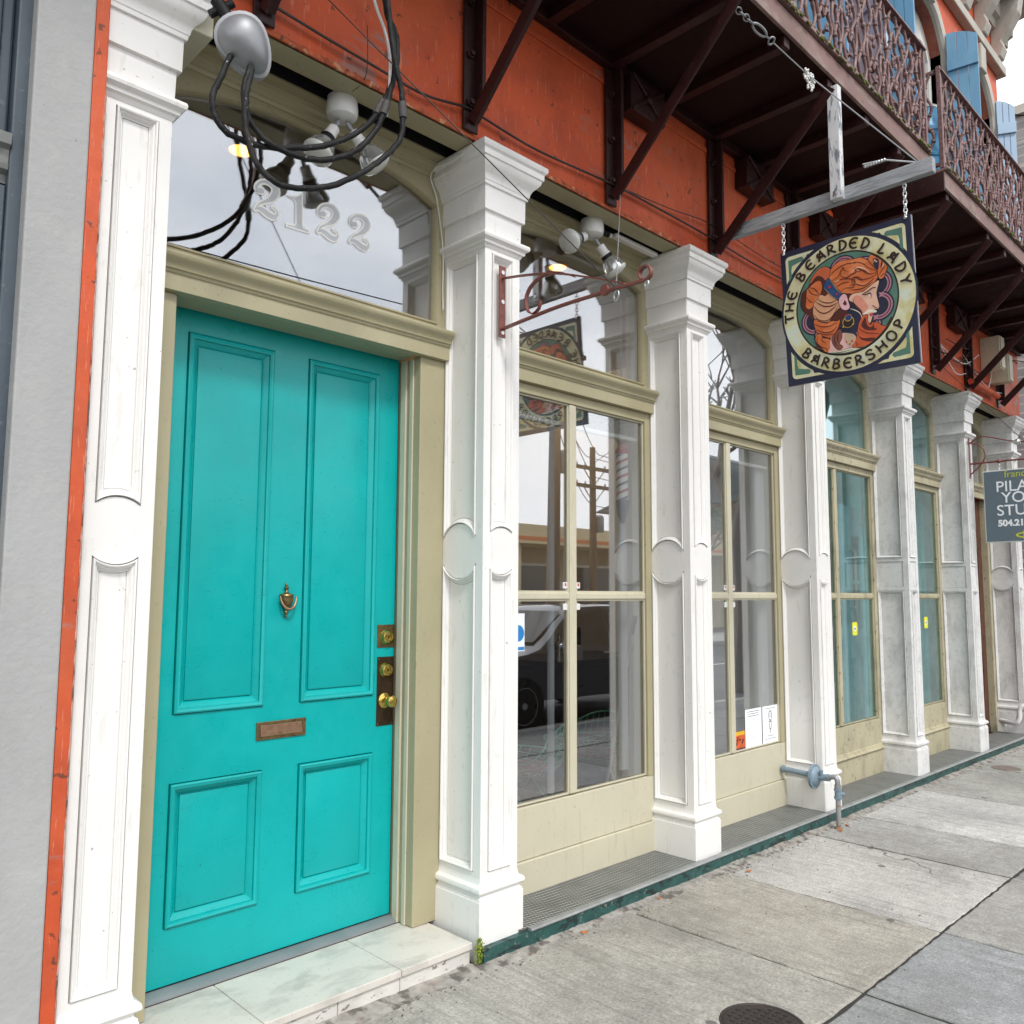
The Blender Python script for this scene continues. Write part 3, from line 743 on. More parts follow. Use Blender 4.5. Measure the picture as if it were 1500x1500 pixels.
# ---- balconies
def rail_unit():
    m = MB(); rnd = random.Random(21)
    def sm(P, n=4):
        out = []
        for i in range(len(P)-1):
            p0, p1, p2, p3 = [Vector(P[max(0, min(len(P)-1, i+k))]) for k in (-1, 0, 1, 2)]
            for q in range(n):
                t = q/n
                out.append(.5*((2*p1)+(-p0+p2)*t+(2*p0-5*p1+4*p2-p3)*t*t+(-p0+3*p1-3*p2+p3)*t*t*t))
        return out+[Vector(P[-1])]
    Wd, Hh = .34, .68
    cur = [[(.04, 0), (.13, .13), (.02, .30), (.15, .47), (.05, .64), (.17, .82), (.06, 1)],
           [(.34, 0), (.24, .16), (.38, .32), (.22, .50), (.34, .68), (.24, .85), (.36, 1)],
           [(.60, 0), (.70, .15), (.56, .32), (.72, .50), (.58, .68), (.70, .86), (.58, 1)],
           [(.92, 0), (.82, .12), (.95, .28), (.80, .46), (.92, .63), (.80, .82), (.90, 1)],
           [(.13, .13), (.22, .25), (.15, .47)], [(.70, .15), (.80, .30), (.72, .50)],
           [(.34, .68), (.46, .80), (.58, .68)], [(.38, .32), (.47, .22), (.56, .32)]]
    for c in cur:
        pts = sm([(x*Wd, rnd.uniform(-.006, .006), z*Hh) for x, z in c])
        m.tube(pts, .0085, 6, rs=[.0080+.0035*abs(math.sin(i*1.3)) for i in range(len(pts))])
        for q in pts[::7]:
            m.ball(q, .0165, 5, (1, 1, rnd.uniform(.7, 1.2)))
    for (cx, cz, n, s_) in ((.47, .50, 9, .042), (.12, .36, 5, .03), (.86, .74, 5, .03), (.46, .12, 4, .026)):
        for k in range(n):
            a = rnd.random()*6.28; r = s_*rnd.uniform(.35, 1)
            mm = Matrix.Rotation(rnd.random()*3, 3, 'Y') @ Matrix.Rotation(rnd.uniform(-.5, .5), 3, 'X')
            m.ball((cx*Wd+r*math.cos(a), rnd.uniform(-.012, .012), cz*Hh+r*math.sin(a)), .017, 5, (1.2, .5, .7), mm)
    return m
RAILM = mat('cast_iron_rail_paint', (.15, .075, .070), .5, var=.3, vs=30, bump=.3, bs=90, spots=[((.30, .20, .17), 45, .56, .66, (1, 1, 1), .6), ((.05, .02, .02), 30, .55, .65, (1, 1, 1), .5)])
unit = [None]
def rail_panel(parent, x, y, z, rot=0):
    if unit[0] is None:
        o = rail_unit().build('railing_panel', RAILM, parent, smooth=60, origin=(0, 0, 0)); unit[0] = o
    else:
        o = unit[0].copy(); COL.objects.link(o); o.parent = parent
    WLOC[o] = Vector((x, y, z)); o.location = WLOC[o]-WLOC[parent]; o.rotation_euler = (0, 0, rot)
    return o
BRX = [1.33, 2.33, 3.33, 4.33, 5.33, 6.22, 7.15, 8.10, 9.05, 10.10]
def balcony(xa, xb, brs, lab):
    m = MB().box(xa, xb, -.795, -.0105, 4.436, 4.50)
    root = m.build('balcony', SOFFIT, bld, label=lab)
    MB().loft([[(x, -.815, 4.425), (x, -.815, 4.545), (x, -.80, 4.552), (x, -.7955, 4.552), (x, -.7955, 4.425)] for x in (xa, xb)]).build('fascia', FASCIA, root, bevel=.004)
    MB().box(xa-.018, xa-.0005, -.815, -.012, 4.40, 4.545).build('end_fascia', IRON, root, bevel=.004)
    MB().box(xb+.0005, xb+.018, -.815, -.012, 4.40, 4.545).build('end_fascia', IRON, root, bevel=.004)
    MB().box(xa, xb, -.835, -.0105, 4.553, 4.575).build('floor_boards', FASCIA, root, bevel=.004)
    k = int((xb-xa)/.03); rnd = random.Random(int(xa*10)); mo = MB()
    for q in range(k):
        if rnd.random() < .8:
            mo.ball((xa+q*.03+rnd.random()*.02, -.838+rnd.uniform(-.004, .004), 4.564+rnd.uniform(-.012, .012)), rnd.uniform(.008, .018), 5, (1.4, .5, .7))
    o = mo.build('moss_edge', MOSS, root, smooth=60); o['kind'] = 'stuff'
    B('wall_ledger', IRON, root, xa, xb, -.06, -.0108, 4.375, 4.4355, .004)
    # joists under the boards
    for x in ([b+.5 for b in brs[:-1]] if xa < 5 else [7.6, 9.6])+[b for b in brs]:
        B('joist', IRON, root, x-.028, x+.028, -.79, -.0605, 4.372, 4.4352, .004)
    y = -.80
    MB().box(xa, xb, y-.012, y+.012, 4.60, 4.622).build('bottom_rail', RAILM, root, bevel=.003)
    MB().loft([[(x, y-.028, 5.300), (x, y+.028, 5.300), (x, y+.028, 5.312), (x, y+.014, 5.322), (x, y-.014, 5.322), (x, y-.028, 5.312)] for x in (xa, xb)]).build('top_rail', RAILM, root)
    n = max(1, round((xb-xa-.06)/.34)); stp = (xb-xa-.06)/n
    for q in range(n):
        x = xa+.03+q*stp
        if x > 2.9:
            if q % 2: rail_panel(root, x+.34, y, 4.622, math.pi)
            else: rail_panel(root, x, y, 4.622)
    for x in (xa+.012, xb-.012):
        B('post', RAILM, root, x-.014, x+.014, y-.0145, y+.0145, 4.576, 5.34, .003)
        MB().box(x-.012, x+.012, y+.015, -.02, 5.301, 5.322).box(x-.012, x+.012, y+.015, -.02, 4.601, 4.621).build('side_rail', RAILM, root)
        if x > 2:
            for q in range(2): rail_panel(root, x, -.76+q*.35, 4.622, R(90))
    for x in brs:
        b = MB()
        b.box(x-.042, x+.042, -.034, -.0212, 3.615, 4.374)
        b.box(x+.020, x+.042, -.085, -.0345, 3.70, 4.374)
        # strut: angle section from the wall foot out to the balcony edge
        A_, Z_ = Vector((x+.004, -.045, 3.655)), Vector((x+.004, -.785, 4.385))
        b.bar(A_, Z_, .058, .014, (1, 0, 0) if False else (0, .7, .7))
        t = (Z_-A_).normalized(); nrm = Vector((0, t.z, -t.y))
        b.bar(A_-nrm*.030+Vector((-.022, 0, 0)), Z_-nrm*.030+Vector((-.022, 0, 0)), .014, .056, (0, .7, .7))
        br = b.build('bracket', IRON, root, bevel=.002)
    return root
bal1 = balcony(-1.0, 5.80, [1.33, 2.33, 3.33, 4.33, 5.33], 'iron balcony over the turquoise door and the first shop windows')
bal2 = balcony(6.10, 11.0, [6.22, 7.15, 8.10, 9.05, 10.10], 'iron balcony beyond the gap, over the stained shop windows')
for x in BRX:
    rt_ = bal1 if x < 6 else bal2
    for z in (3.74, 3.97, 4.22):
        MB().lathe([(.021, 0), (.021, .012), (.013, .013), (.012, .026), (.0, .027)], (x-.012, -.0345, z), (0, -1, 0), 6).build('bolt', IRON, rt_)
# cast anchor plates with crossed ribs under the balcony floor
for xa, xb in ((3.42, 3.72), (4.63, 4.98), (5.66, 5.95), (7.40, 7.72), (8.56, 8.90)):
    m = MB().box(xa, xb, -.10, -.0108, 4.17, 4.373)
    za, zb = 4.172, 4.371
    m.bar((xa+.01, -.106, za), (xb-.01, -.106, zb), .018, .016, (0, 1, 0)); m.bar((xa+.01, -.1075, zb), (xb-.01, -.1075, za), .018, .016, (0, 1, 0))
    m.lathe([(.03, 0), (.026, .012), (.0, .016)], ((xa+xb)/2, -.112, (za+zb)/2), (0, -1, 0), 14)
    m.build('anchor_plate', IRON, bld, bevel=.004)

# ---- rooms behind the glass
BEIGE = mat('beige_plaster', (.36, .31, .25), .85, var=.06)
DKWALL = mat('dark_room_wall', (.10, .075, .06), .9, var=.15)
FLOORW = mat('dark_wood_floor', (.07, .045, .032), .5, var=.2, vs=6)
GREYWALL = mat('pale_grey_partition', (.82, .82, .81), .8, var=.04)
TEALWALL = mat('teal_partition', (.36, .80, .81), .7, var=.05)
B('interior_ceiling', BEIGE, bld, BX0, 10.89, .361, 7.9, 3.55, 3.60, 0)
B('interior_floor', FLOORW, bld, BX0, 10.89, .352, 7.9, .02, .095, 0)
B('interior_wall', DKWALL, bld, 1.0, 2.50, 3.4, 3.5, .096, 3.549, 0)
B('interior_wall', brickmat('shop_brick', (.16, .06, .04), (.20, .085, .06), (.12, .10, .09), 4.5), bld, 2.60, 6.0, 4.3, 4.4, .096, 3.549, 0)
B('interior_wall', BEIGE, bld, 2.50, 2.60, .362, 4.29, .096, 3.549, 0)
B('interior_wall', BEIGE, bld, .84, .94, .362, 3.39, .096, 3.549, 0)
B('interior_wall', GREYWALL, bld, 4.34, 5.70, .62, .66, .096, 3.549, 0)
B('interior_wall', GREYWALL, bld, 5.73, 5.80, .362, 4.29, .096, 3.549, 0)
B('interior_wall', TEALWALL, bld, 5.82, 8.14, .70, .76, .096, 3.549, 0)
B('interior_wall', TEALWALL, bld, 8.21, 9.71, .50, .56, .096, 3.549, 0)
B('interior_wall', TEALWALL, bld, 8.15, 8.20, .362, .699, .096, 3.549, 0)
B('interior_wall', DKWALL, bld, 9.79, 10.85, 3.0, 3.1, .096, 3.549, 0)
B('interior_wall', DKWALL, bld, 9.72, 9.78, .362, .699, .096, 3.549, 0)
for k in range(4):
    B('wall_batten', TEALWALL, bld, 8.5+k*.3, 8.54+k*.3, 1.52-1.05, 1.5495-1.05, .3, 3.3, .003)
def curtain(xa, xb, y, z0, z1, M, lab):
    n = 40; m = MB()
    m.loft([[(xa+(xb-xa)*k/n, y+.012*math.sin(k*1.15)+.004*math.sin(k*.4), z) for k in range(n+1)] for z in (z0, z1)], False, False, closed=False)
    m.loft([[(xa+(xb-xa)*k/n, y+.004+.012*math.sin(k*1.15)+.004*math.sin(k*.4), z) for k in range(n+1)] for z in (z0, z1)], False, False, closed=False)
    return tag(m.build('curtain', M, smooth=60), lab, 'curtain')
CUR = mat('white_drape', (.72, .74, .76), .8, var=.04)
curtain(4.00, 4.065, .46, .52, 2.60, CUR, 'white drape drawn to the side next to the barber pole')
curtain(5.50, 5.63, .385, .52, 2.60, CUR, 'white drape drawn to the side behind the two paper notices')
curtain(3.27, 3.30, .36, .52, 2.60, CUR, 'narrow white drape edge behind the muntin of the barber window')
BL = mat('blind_slats', (.40, .43, .42), .6, var=.06)
def blind(xa, xb, lab):
    t = thing('window_blind', lab, 'blind', ((xa+xb)/2, .37, 2.5), 'raised blinds in the shop windows')
    for k in range(9):
        B('slat', BL, t, xa, xb, .352, .385, 2.508+k*.011, 2.512+k*.011, 0)
    B('bottom_rail', PLASTIC, t, xa, xb, .348, .389, 2.480, 2.504, .006)
for i_, nm in ((1, 'barber pole window'), (2, 'window with the paper notices')):
    x0, x1 = PX[i_]+PW-.0185+.06, PX[i_+1]+.0185-.06; mu = (x0+x1)/2-.005
    blind(x0, mu-.03, 'white slatted blind raised at the top left pane of the '+nm)
    blind(mu+.03, x1, 'white slatted blind raised at the top right pane of the '+nm)
# pale blue inner door standing ajar in the teal room
t = thing('inner_door', 'pale blue panelled door with glazed top ajar inside the stained shop window', 'door', (7.4, .55, .1))
PB = mat('inner_door_paint', (.42, .66, .74), .5, var=.05)
dm = MB(); ca, sa = math.cos(R(12)), math.sin(R(12))
fd = lambda a, t_, d: (7.06+ca*a-sa*d, .44+sa*a+ca*d, t_)
dm.plate([(0, .1), (.85, .1), (.85, 2.35), (0, 2.35)], [[(.42, 1.25), (.76, 1.25), (.76, 2.1), (.42, 2.1)], [(.10, .3), (.40, .3), (.40, 1.0), (.10, 1.0)], [(.46, .3), (.76, .3), (.76, 1.0), (.46, 1.0)]], fd, 0, .04)
dm.build('door_leaf', PB, t, bevel=.002)
MB().plate([(.05, .15), (.8, .15), (.8, 2.2), (.05, 2.2)], [], fd, .018, .03).build('door_core', PB, t)
MB().plate([(.43, 1.26), (.75, 1.26), (.75, 2.09), (.43, 2.09)], [], fd, .013, .017).build('dark_pane', DKWALL, t)
MB().plate([(.42, 1.66), (.76, 1.66), (.76, 1.69), (.42, 1.69)], [], fd, .004, .0125).plate([(.58, 1.26), (.60, 1.26), (.60, 1.655), (.58, 1.655)], [], fd, .004, .0125).build('muntin', PB, t)
MB().tube([fd(.30, 1.95, 0), fd(.30, 1.95, -.05), fd(.30, 1.70, -.05), fd(.30, 1.45, -.05), fd(.30, 1.45, 0)], .012, 8).build('pull_handle', mat('aged_handle', (.5, .45, .33), .4, .5), t, smooth=40)

# ---- barber shop contents
RED_P = flat('barber_red', (170, 40, 40), .25); WH_P = flat('barber_white', (225, 225, 225), .2); BL_P = flat('barber_blue', (40, 66, 104), .25)
POLX, POLY = 3.945, .392
bp = thing('barber_pole', 'red white and blue striped barber pole with copper ball hanging inside the window', 'barber pole', (POLX, POLY, 1.98))
o3 = Vector((POLX, POLY, 0))
MB().lathe([(.035, 2.12), (.035, 2.40)], o3, n=24).build('striped_tube', WH_P, bp, smooth=40)
for ph, M_ in ((0, RED_P), (math.pi, BL_P)):
    m = MB(); rows = []
    for k in range(49):
        z = 2.122+k*.276/48; a = ph+k/48*math.pi*6
        rows.append([(o3.x+.0366*math.cos(a+q*.22), o3.y+.0366*math.sin(a+q*.22), z) for q in range(6)])
    m.loft(rows, False, False, closed=False); m.build('stripe', M_, bp, smooth=60)
MB().lathe([(.038, 2.40), (.041, 2.41), (.041, 2.425), (.030, 2.435), (.022, 2.450), (.020, 2.46)], o3, n=24).build('top_collar', RED_P, bp, smooth=35)
MB().lathe([(.012, 2.458), (.026, 2.466), (.038, 2.485), (.041, 2.505), (.037, 2.528), (.023, 2.546), (.0, 2.552)], o3, n=24).build('ball', BRONZE, bp, smooth=60)
MB().lathe([(.038, 2.122), (.041, 2.11), (.037, 2.09), (.034, 2.05), (.026, 2.02), (.018, 2.01), (.020, 1.998), (.012, 1.985), (.0, 1.98)], o3, n=24).build('bottom_bell', BL_P, bp, smooth=35)
MB().tube([(POLX, POLY, 2.548), (POLX, POLY, 3.548)], .004, 6).build('hanging_rod', METAL, bp)
GREENW = mat('green_chair_wire', (.16, .46, .32), .4, .2, var=.2, vs=30)
CUSH = mat('red_brown_cushion', (.22, .070, .052), .8, var=.15, vs=20, bump=.3)
def spline_pts(P, n=4):
    out = []
    for i in range(len(P)-1):
        g = [Vector(P[max(0, min(len(P)-1, i+k))]) for k in (-1, 0, 1, 2)]
        for q in range(n):
            t = q/n
            out.append(.5*((2*g[1])+(-g[0]+g[2])*t+(2*g[0]-5*g[1]+4*g[2]-g[3])*t*t+(-g[0]+3*g[1]-3*g[2]+g[3])*t*t*t))
    return out+[Vector(P[-1])]
def wire_chair(x, y, rz, lab):
    t = thing('wire_chair', lab, 'chair', (x, y, .096), 'green wire chairs in the barber window')
    c, s_ = math.cos(rz), math.sin(rz)
    def W(p): return (x+c*p[0]-s_*p[1], y+s_*p[0]+c*p[1], .096+p[2])
    prof = spline_pts([(-.27, .44), (-.21, .405), (-.09, .37), (.05, .355), (.155, .38), (.225, .46), (.265, .57), (.30, .71)])
    def S(u, v):
        f = v*(len(prof)-1); i = min(int(f), len(prof)-2); q = f-i
        py, pz = prof[i].lerp(prof[i+1], q)
        wd = .22+.09*math.sin(math.pi*v)
        bk = max(0, (v-.55)/.45)**2
        return W((u*wd, py-.06*u*u*bk, pz+.12*abs(u)**2.2*math.sin(math.pi*min(1, v*.9+.08))-.10*u*u*bk))
    m = MB()
    for k in range(13):
        u = -1+2*k/12; m.tube([S(u, j/20) for j in range(21)], .0026 if 0 < k < 12 else .005, 5)
    for k in range(15):
        v = k/14; m.tube([S(-1+2*j/16, v) for j in range(17)], .0026 if 0 < k < 14 else .005, 5)
    m.build('wire_shell', GREENW, t, smooth=60)
    q = MB(); rings = []
    for k, (r, h) in enumerate(((.16, .0), (.19, .008), (.195, .022), (.17, .036), (.05, .042))):
        rings.append([W((r*math.cos(a), -.02+r*.95*math.sin(a), .372+h+.10*max(0, abs(math.cos(a))*r-.08))) for a in [6.283*j/24 for j in range(24)]])
    q.loft(rings).build('seat_cushion', CUSH, t, smooth=50)
    for sx in (-1, 1):
        MB().tube([W((sx*.20, -.22, 0)), W((sx*.14, -.03, .33)), W((sx*.20, .20, 0))], .007, 7).build('leg', GREENW, t)
    MB().tube([W((-.20, -.22, .006)), W((.20, -.22, .006))], .006, 7).tube([W((-.20, .20, .006)), W((.20, .20, .006))], .006, 7).build('runner', GREENW, t)
wire_chair(3.72, .98, R(200), 'green wire mesh chair with red cushion beside the muntin of the barber window')
wire_chair(4.42, 1.06, R(150), 'green wire mesh chair with red cushion in front of the dark counter')
DARKC = mat('dark_counter', (.030, .024, .022), .35, var=.2)
ct = thing('counter', 'dark cabinet counter holding bottles inside the barber shop', 'counter', (4.9, 1.75, .096))
B('cabinet', DARKC, ct, 4.55, 5.72, 1.5-.0, 2.1, .096, 1.02, .005)
B('countertop', DARKC, ct, 4.50, 5.725, 1.45, 2.12, 1.021, 1.06, .005)
def bottle(x, y, h, r, M, capM, lab, z=1.0605):
    t = thing('bottle', lab, 'bottle', (x, y, z))
    MB().lathe([(r*.9, 0), (r, .004), (r, h*.62), (r*.45, h*.72), (r*.4, h*.8)], (x, y, z), n=16).build('body', M, t, smooth=35)
    MB().lathe([(r*.48, h*.8), (r*.48, h), (.0, h*1.005)], (x, y, z), n=14).build('cap', capM, t, smooth=35)
bottle(4.60, 1.50, .20, .032, CHROME, CHROME, 'silver shaker bottle on the dark counter'); bottle(4.72, 1.52, .16, .028, WH_P, BLACK, 'white spray bottle with black top on the dark counter')
bt = thing('duster_brush', 'black handled neck duster brush standing on the dark counter', 'brush', (4.82, 1.5, 1.0605))
MB().lathe([(.03, 0), (.034, .005), (.032, .10), (.02, .115)], (4.82, 1.5, 1.0605), n=16).build('bristles', WH_P, bt, smooth=35)
MB().lathe([(.019, .116), (.016, .15), (.020, .20), (.014, .24), (.0, .25)], (4.82, 1.5, 1.0605), n=14).build('handle', BLACK, bt, smooth=35)
br_ = thing('broom', 'long white handled broom leaning inside the barber window', 'broom', (4.18, .70, .096))
MB().tube([(4.15, .72, .25), (4.30, .60, 1.30)], .010, 8).build('handle', PLASTIC, br_, smooth=40)
MB().tube([(4.30, .60, 1.30), (4.32, .585, 1.42)], .013, 8).build('grip', flat('broom_blue', (50, 110, 190)), br_, smooth=40)
MB().loft([[(4.04, .70, .098), (4.26, .70, .098), (4.26, .75, .098), (4.04, .75, .098)], [(4.08, .71, .26), (4.22, .71, .26), (4.22, .74, .26), (4.08, .74, .26)]]).build('bristles', flat('broom_grey', (120, 120, 118)), br_)
mi = thing('wall_mirror', 'dark arched mirror frame on the brick wall of the barber shop', 'mirror', (5.0, 4.28, 1.1))
MB().plate(arch(4.3, 5.7, 1.1, 1.7, 2.2), [arch(4.4, 5.6, 1.2, 1.65, 2.08)], fxz, 4.24, 4.295).build('frame', DARKC, mi)
MB().plate(arch(4.39, 5.61, 1.19, 1.65, 2.09), [], fxz, 4.27, 4.28).build('mirror_glass', mat('mirror_glass', (.5, .5, .5), .05, 1, var=0, rvar=0), mi)
# warm recessed lamps behind the transoms, plus added ones that brighten the shop
WARM = emis('warm_lamp', (1.0, .46, .08), 2.6)
def downlight(x, y, lab, watt=0):
    t = thing('ceiling_lamp', lab, 'lamp', (x, y, 3.53))
    MB().lathe([(.075, 3.549), (.075, 3.54), (.055, 3.538), (.055, 3.549)], (x, y, 0), n=24).build('trim_ring', BRASS, t, smooth=30)
    MB().lathe([(.054, 3.545), (.05, 3.536), (.03, 3.531), (.0, 3.530)], (x, y, 0), n=24).build('bulb', WARM, t, smooth=50)
    if not watt: return
    ld = bpy.data.lights.new('added_fill_light', 'POINT'); ld.energy = watt; ld.color = (1, .72, .42); ld.shadow_soft_size = .05  # fill light, only for the lamps added deeper in the shop
    lo_ = bpy.data.objects.new('added_fill_light', ld); COL.objects.link(lo_); lo_.parent = t; lo_.location = (0, 0, -.06)
downlight(1.62, .72, 'small warm lit ceiling lamp behind the transom over the turquoise door')
downlight(3.62, .62, 'small warm lit ceiling lamp behind the transom of the barber window')
downlight(3.3, 2.2, 'added warm ceiling lamp brightening the middle of the barber shop', 7)  # unseen lamp, added to brighten the shop interior
downlight(4.9, 2.4, 'added warm ceiling lamp brightening the dark counter of the barber shop', 6)  # another added lamp, raises the light around the counter
sc_ = thing('wall_lamp', 'small warm lit wall lamp seen low in the transom over the turquoise door', 'lamp', (2.47, .62, 2.85))
MB().lathe([(.0, 2.80), (.035, 2.81), (.045, 2.84), (.03, 2.87)], (2.44, .60, 0), n=18).build('shade', WARM, sc_, smooth=50)
MB().box(2.44, 2.4995, .59, .61, 2.87, 2.885).build('arm', BRASS, sc_)

# ================================================================== SMALL THINGS ON THE FRONT
# house number on the glass over the door
DIG2 = [[(-52,64,44),(-88,60,34),(-94,94,22),(-54,138,20),(8,154,34),(64,136,56),(78,90,60),(44,30,46),(-14,-14,22),(-74,-58,12),(-102,-110,9)],[(-100,-104,14),(-70,-90,30),(-34,-94,46),(22,-116,50),(72,-118,42),(100,-86,18),(88,-54,10),(56,-42,7)]]
DIG1 = [(-104,114),(-34,122),(24,168),(32,-94),(48,-120),(94,-122),(96,-134),(-100,-140),(-100,-132),(-30,-122),(-16,-94),(-22,80),(-42,108)]
DIGO = [[3098,6290],[3388,6280],[3674,6286],[3994,6298]]
GOLDW = flat('number_white', (250, 248, 240)); GREYN = flat('number_grey', (196, 200, 204))
def ribbon2(m, P, ws, fn, d):
    n = len(P); Lr = []; Rr = []
    for i in range(n):
        a = Vector(P[max(0, i-1)]); b = Vector(P[min(n-1, i+1)]); t = (b-a).normalized(); q = Vector((-t.y, t.x))
        Lr.append(Vector(P[i])+q*ws[i]/2); Rr.append(Vector(P[i])-q*ws[i]/2)
    for i in range(n-1):
        m.add([fn(*Lr[i], d), fn(*Rr[i], d), fn(*Rr[i+1], d), fn(*Lr[i+1], d)], [(0, 1, 2, 3)])
def spline(P, n=5):
    out = []
    for i in range(len(P)-1):
        g = [Vector(P[max(0, min(len(P)-1, i+k))]) for k in (-1, 0, 1, 2)]
        for q in range(n):
            t = q/n
            out.append(.5*((2*g[1])+(-g[0]+g[2])*t+(2*g[0]-5*g[1]+4*g[2]-g[3])*t*t+(-g[0]+3*g[1]-3*g[2]+g[3])*t*t*t))
    return out+[Vector(P[-1])]
for k, (ox, oz) in enumerate(DIGO):
    t = thing('house_numeral', ('first numeral 2 of the house number 2122', 'numeral 1 of the house number 2122 painted on glass', 'numeral 2 right after the 1 in house number 2122', 'last numeral 2 of the house number 2122')[k]+('' if k == 1 else ' painted on the glass'), 'numeral', (ox/2000, .327, oz/2000-.07), 'house number on the transom glass')
    f0 = lambda a, b, d: ((ox+a)/2000, d, (oz+b)/2000)
    sc2 = 1.0
    if k != 1:
        for nm, ex, M_, y in (('white_outline', 30, GOLDW, .3270), ('grey_fill', 0, GREYN, .3264)):
            m = MB(); lay = 0
            for seg in DIG2:
                pts = spline([(a*.96, b, wd) for a, b, wd in seg], 6)
                for i in range(len(pts)-1):
                    a, b = pts[i], pts[i+1]; tt = (b-a).to_2d()
                    if tt.length < 1e-6: continue
                    tt.normalize()
                    q = Vector((-tt.y, tt.x))
                    wa, wb = a.z*.92+ex, b.z*.92+ex
                    e = tt*1.5
                    lay += 1
                    m.add([f0(*(a.to_2d()-e+q*wa/2), y-lay*4e-6), f0(*(a.to_2d()-e-q*wa/2), y-lay*4e-6), f0(*(b.to_2d()+e-q*wb/2), y-lay*4e-6), f0(*(b.to_2d()+e+q*wb/2), y-lay*4e-6)], [(0, 1, 2, 3)])
                for e_ in (pts[0], pts[-1]):
                    r = max(e_.z*.5, 4)+ex*.5; lay += 1
                    m.add([f0(e_.x+r*math.cos(6.283*j/16), e_.y+r*math.sin(6.283*j/16), y-lay*4e-6) for j in range(16)], [tuple(range(16))])
            m.build(nm, M_, t)
    else:
        cx = sum(p[0] for p in DIG1)/len(DIG1)
        m = MB(); n = len(DIG1)
        def grow(P, e):
            out = []
            ar = sum(P[i][0]*P[(i+1) % n][1]-P[(i+1) % n][0]*P[i][1] for i in range(n))
            sg = 1 if ar > 0 else -1
            for i in range(n):
                a, b, c_ = Vector(P[i-1]), Vector(P[i]), Vector(P[(i+1) % n])
                d1 = (b-a).normalized(); d2 = (c_-b).normalized()
                n1 = Vector((d1.y, -d1.x))*sg; n2 = Vector((d2.y, -d2.x))*sg
                h = (n1+n2); h = h.normalized() if h.length > .2 else n1
                out.append(b+h*e/max(.55, h.dot(n1)))
            return out
        MB().plate(grow(DIG1, 14), [], f0, .3270, .3271).build('white_outline', GOLDW, t)
        MB().plate([Vector(p) for p in DIG1], [], f0, .3265, .3266).build('grey_fill', GREYN, t)

# floodlight pairs under the beam
def flood(cx, cy, lamps, lab):
    t = thing('floodlight', lab, 'lamp', (cx, cy, 3.5), 'twin floodlights under the red beam')
    MB().lathe([(.062, 3.606), (.064, 3.58), (.066, 3.545), (.060, 3.525), (.040, 3.512), (.0, 3.510)], (cx, cy, 0), n=22).build('junction_box', PLASTIC, t, smooth=35)
    for tx, ty, tz in lamps:
        a = Vector((cx, cy, 3.53)); e = Vector((tx, ty, tz)); d = (e-a).normalized()
        p0 = a+d*.035
        MB().tube([p0, p0+d*.045], .010, 10).build('swivel', METAL, t, smooth=40)
        h0 = p0+d*.04
        MB().lathe([(.020, 0), (.024, .004), (.025, .045), (.029, .050), (.029, .060)], h0, d, 20).build('lamp_holder', PLASTIC, t, smooth=35)
        MB().lathe([(.029, .0605), (.033, .062), (.033, .076), (.028, .078)], h0, d, 20).build('gasket', RUBBER, t, smooth=35)
        MB().lathe([(.028, .0785), (.034, .083), (.050, .108), (.060, .138), (.064, .152)], h0, d, 26).build('reflector', mat('silvered_glass', (.55, .56, .55), .15, .7, var=.1), t, smooth=50)
        MB().lathe([(.064, .1525), (.065, .160), (.058, .172), (.035, .182), (.0, .186)], h0, d, 26).build('lens', BULB, t, smooth=50)
flood(1.783, .155, [(1.69, .15, 3.36), (1.90, .10, 3.37)], 'twin white floodlights under the beam above the turquoise door')
flood(3.39, .155, [(3.20, .14, 3.43), (3.50, .10, 3.37)], 'twin white floodlights under the beam above the barber window')
t = thing('photocell', 'small black light sensor with white conduit beside the floodlights over the barber window', 'sensor', (3.5, .16, 3.58))
MB().tube([(3.456, .155, 3.575), (3.53, .155, 3.572)], .017, 12).build('sensor_body', RUBBER, t, smooth=40)
MB().tube([(3.535, .155, 3.572), (3.555, .155, 3.572)], .015, 12).build('sensor_eye', BULB, t, smooth=40)
MB().box(3.58, 3.98, .135, .175, 3.572, 3.596).build('conduit', PLASTIC, t, bevel=.006)
t = tag(MB().box(1.078, 1.15, -.02, .285, 3.47, 3.555).build('wiring_duct', SILL, bevel=.004), 'cream wiring duct running under the beam behind the service head', 'duct')

# service head with looping cables
hd = thing('weatherhead', 'grey metal weatherhead with three black cables looping out of it', 'weatherhead', (1.19, -.17, 3.3))
hc = Vector((1.195, -.165, 3.40)); axl = Vector((.62, -.05, -.78)).normalized(); out = Vector((-.42, -.82, -.14)); out = (out-axl*out.dot(axl)).normalized(); side = axl.cross(out)
rings = []
def hring(scale, d, sh=0):
    r_ = []
    for j in range(32):
        a = 6.283*j/32
        u = math.cos(a); v = math.sin(a)
        ln = .098*u*(1.12 if u > 0 else .95); wd = .080*v*(1.0-.25*u)
        r_.append(hc+axl*(ln*scale+sh)+side*wd*scale+out*d)
    return r_
rings = [hring(1.0, -.04), hring(1.0, -.004), hring(1.06, .0), hring(1.06, .014), hring(.95, .016), hring(.91, .026), hring(.80, .048), hring(.60, .066), hring(.35, .077), hring(.1, .081)]
MB().loft(rings).build('hood', METAL, hd, smooth=35)
MB().tube([hc-axl*.09-out*.02, hc-axl*.16-out*.03], .022, 14).tube([hc-axl*.13+side*.045-out*.03, hc-axl*.13-side*.045-out*.03], .014, 10).build('clamp', RUBBER, hd, smooth=40)
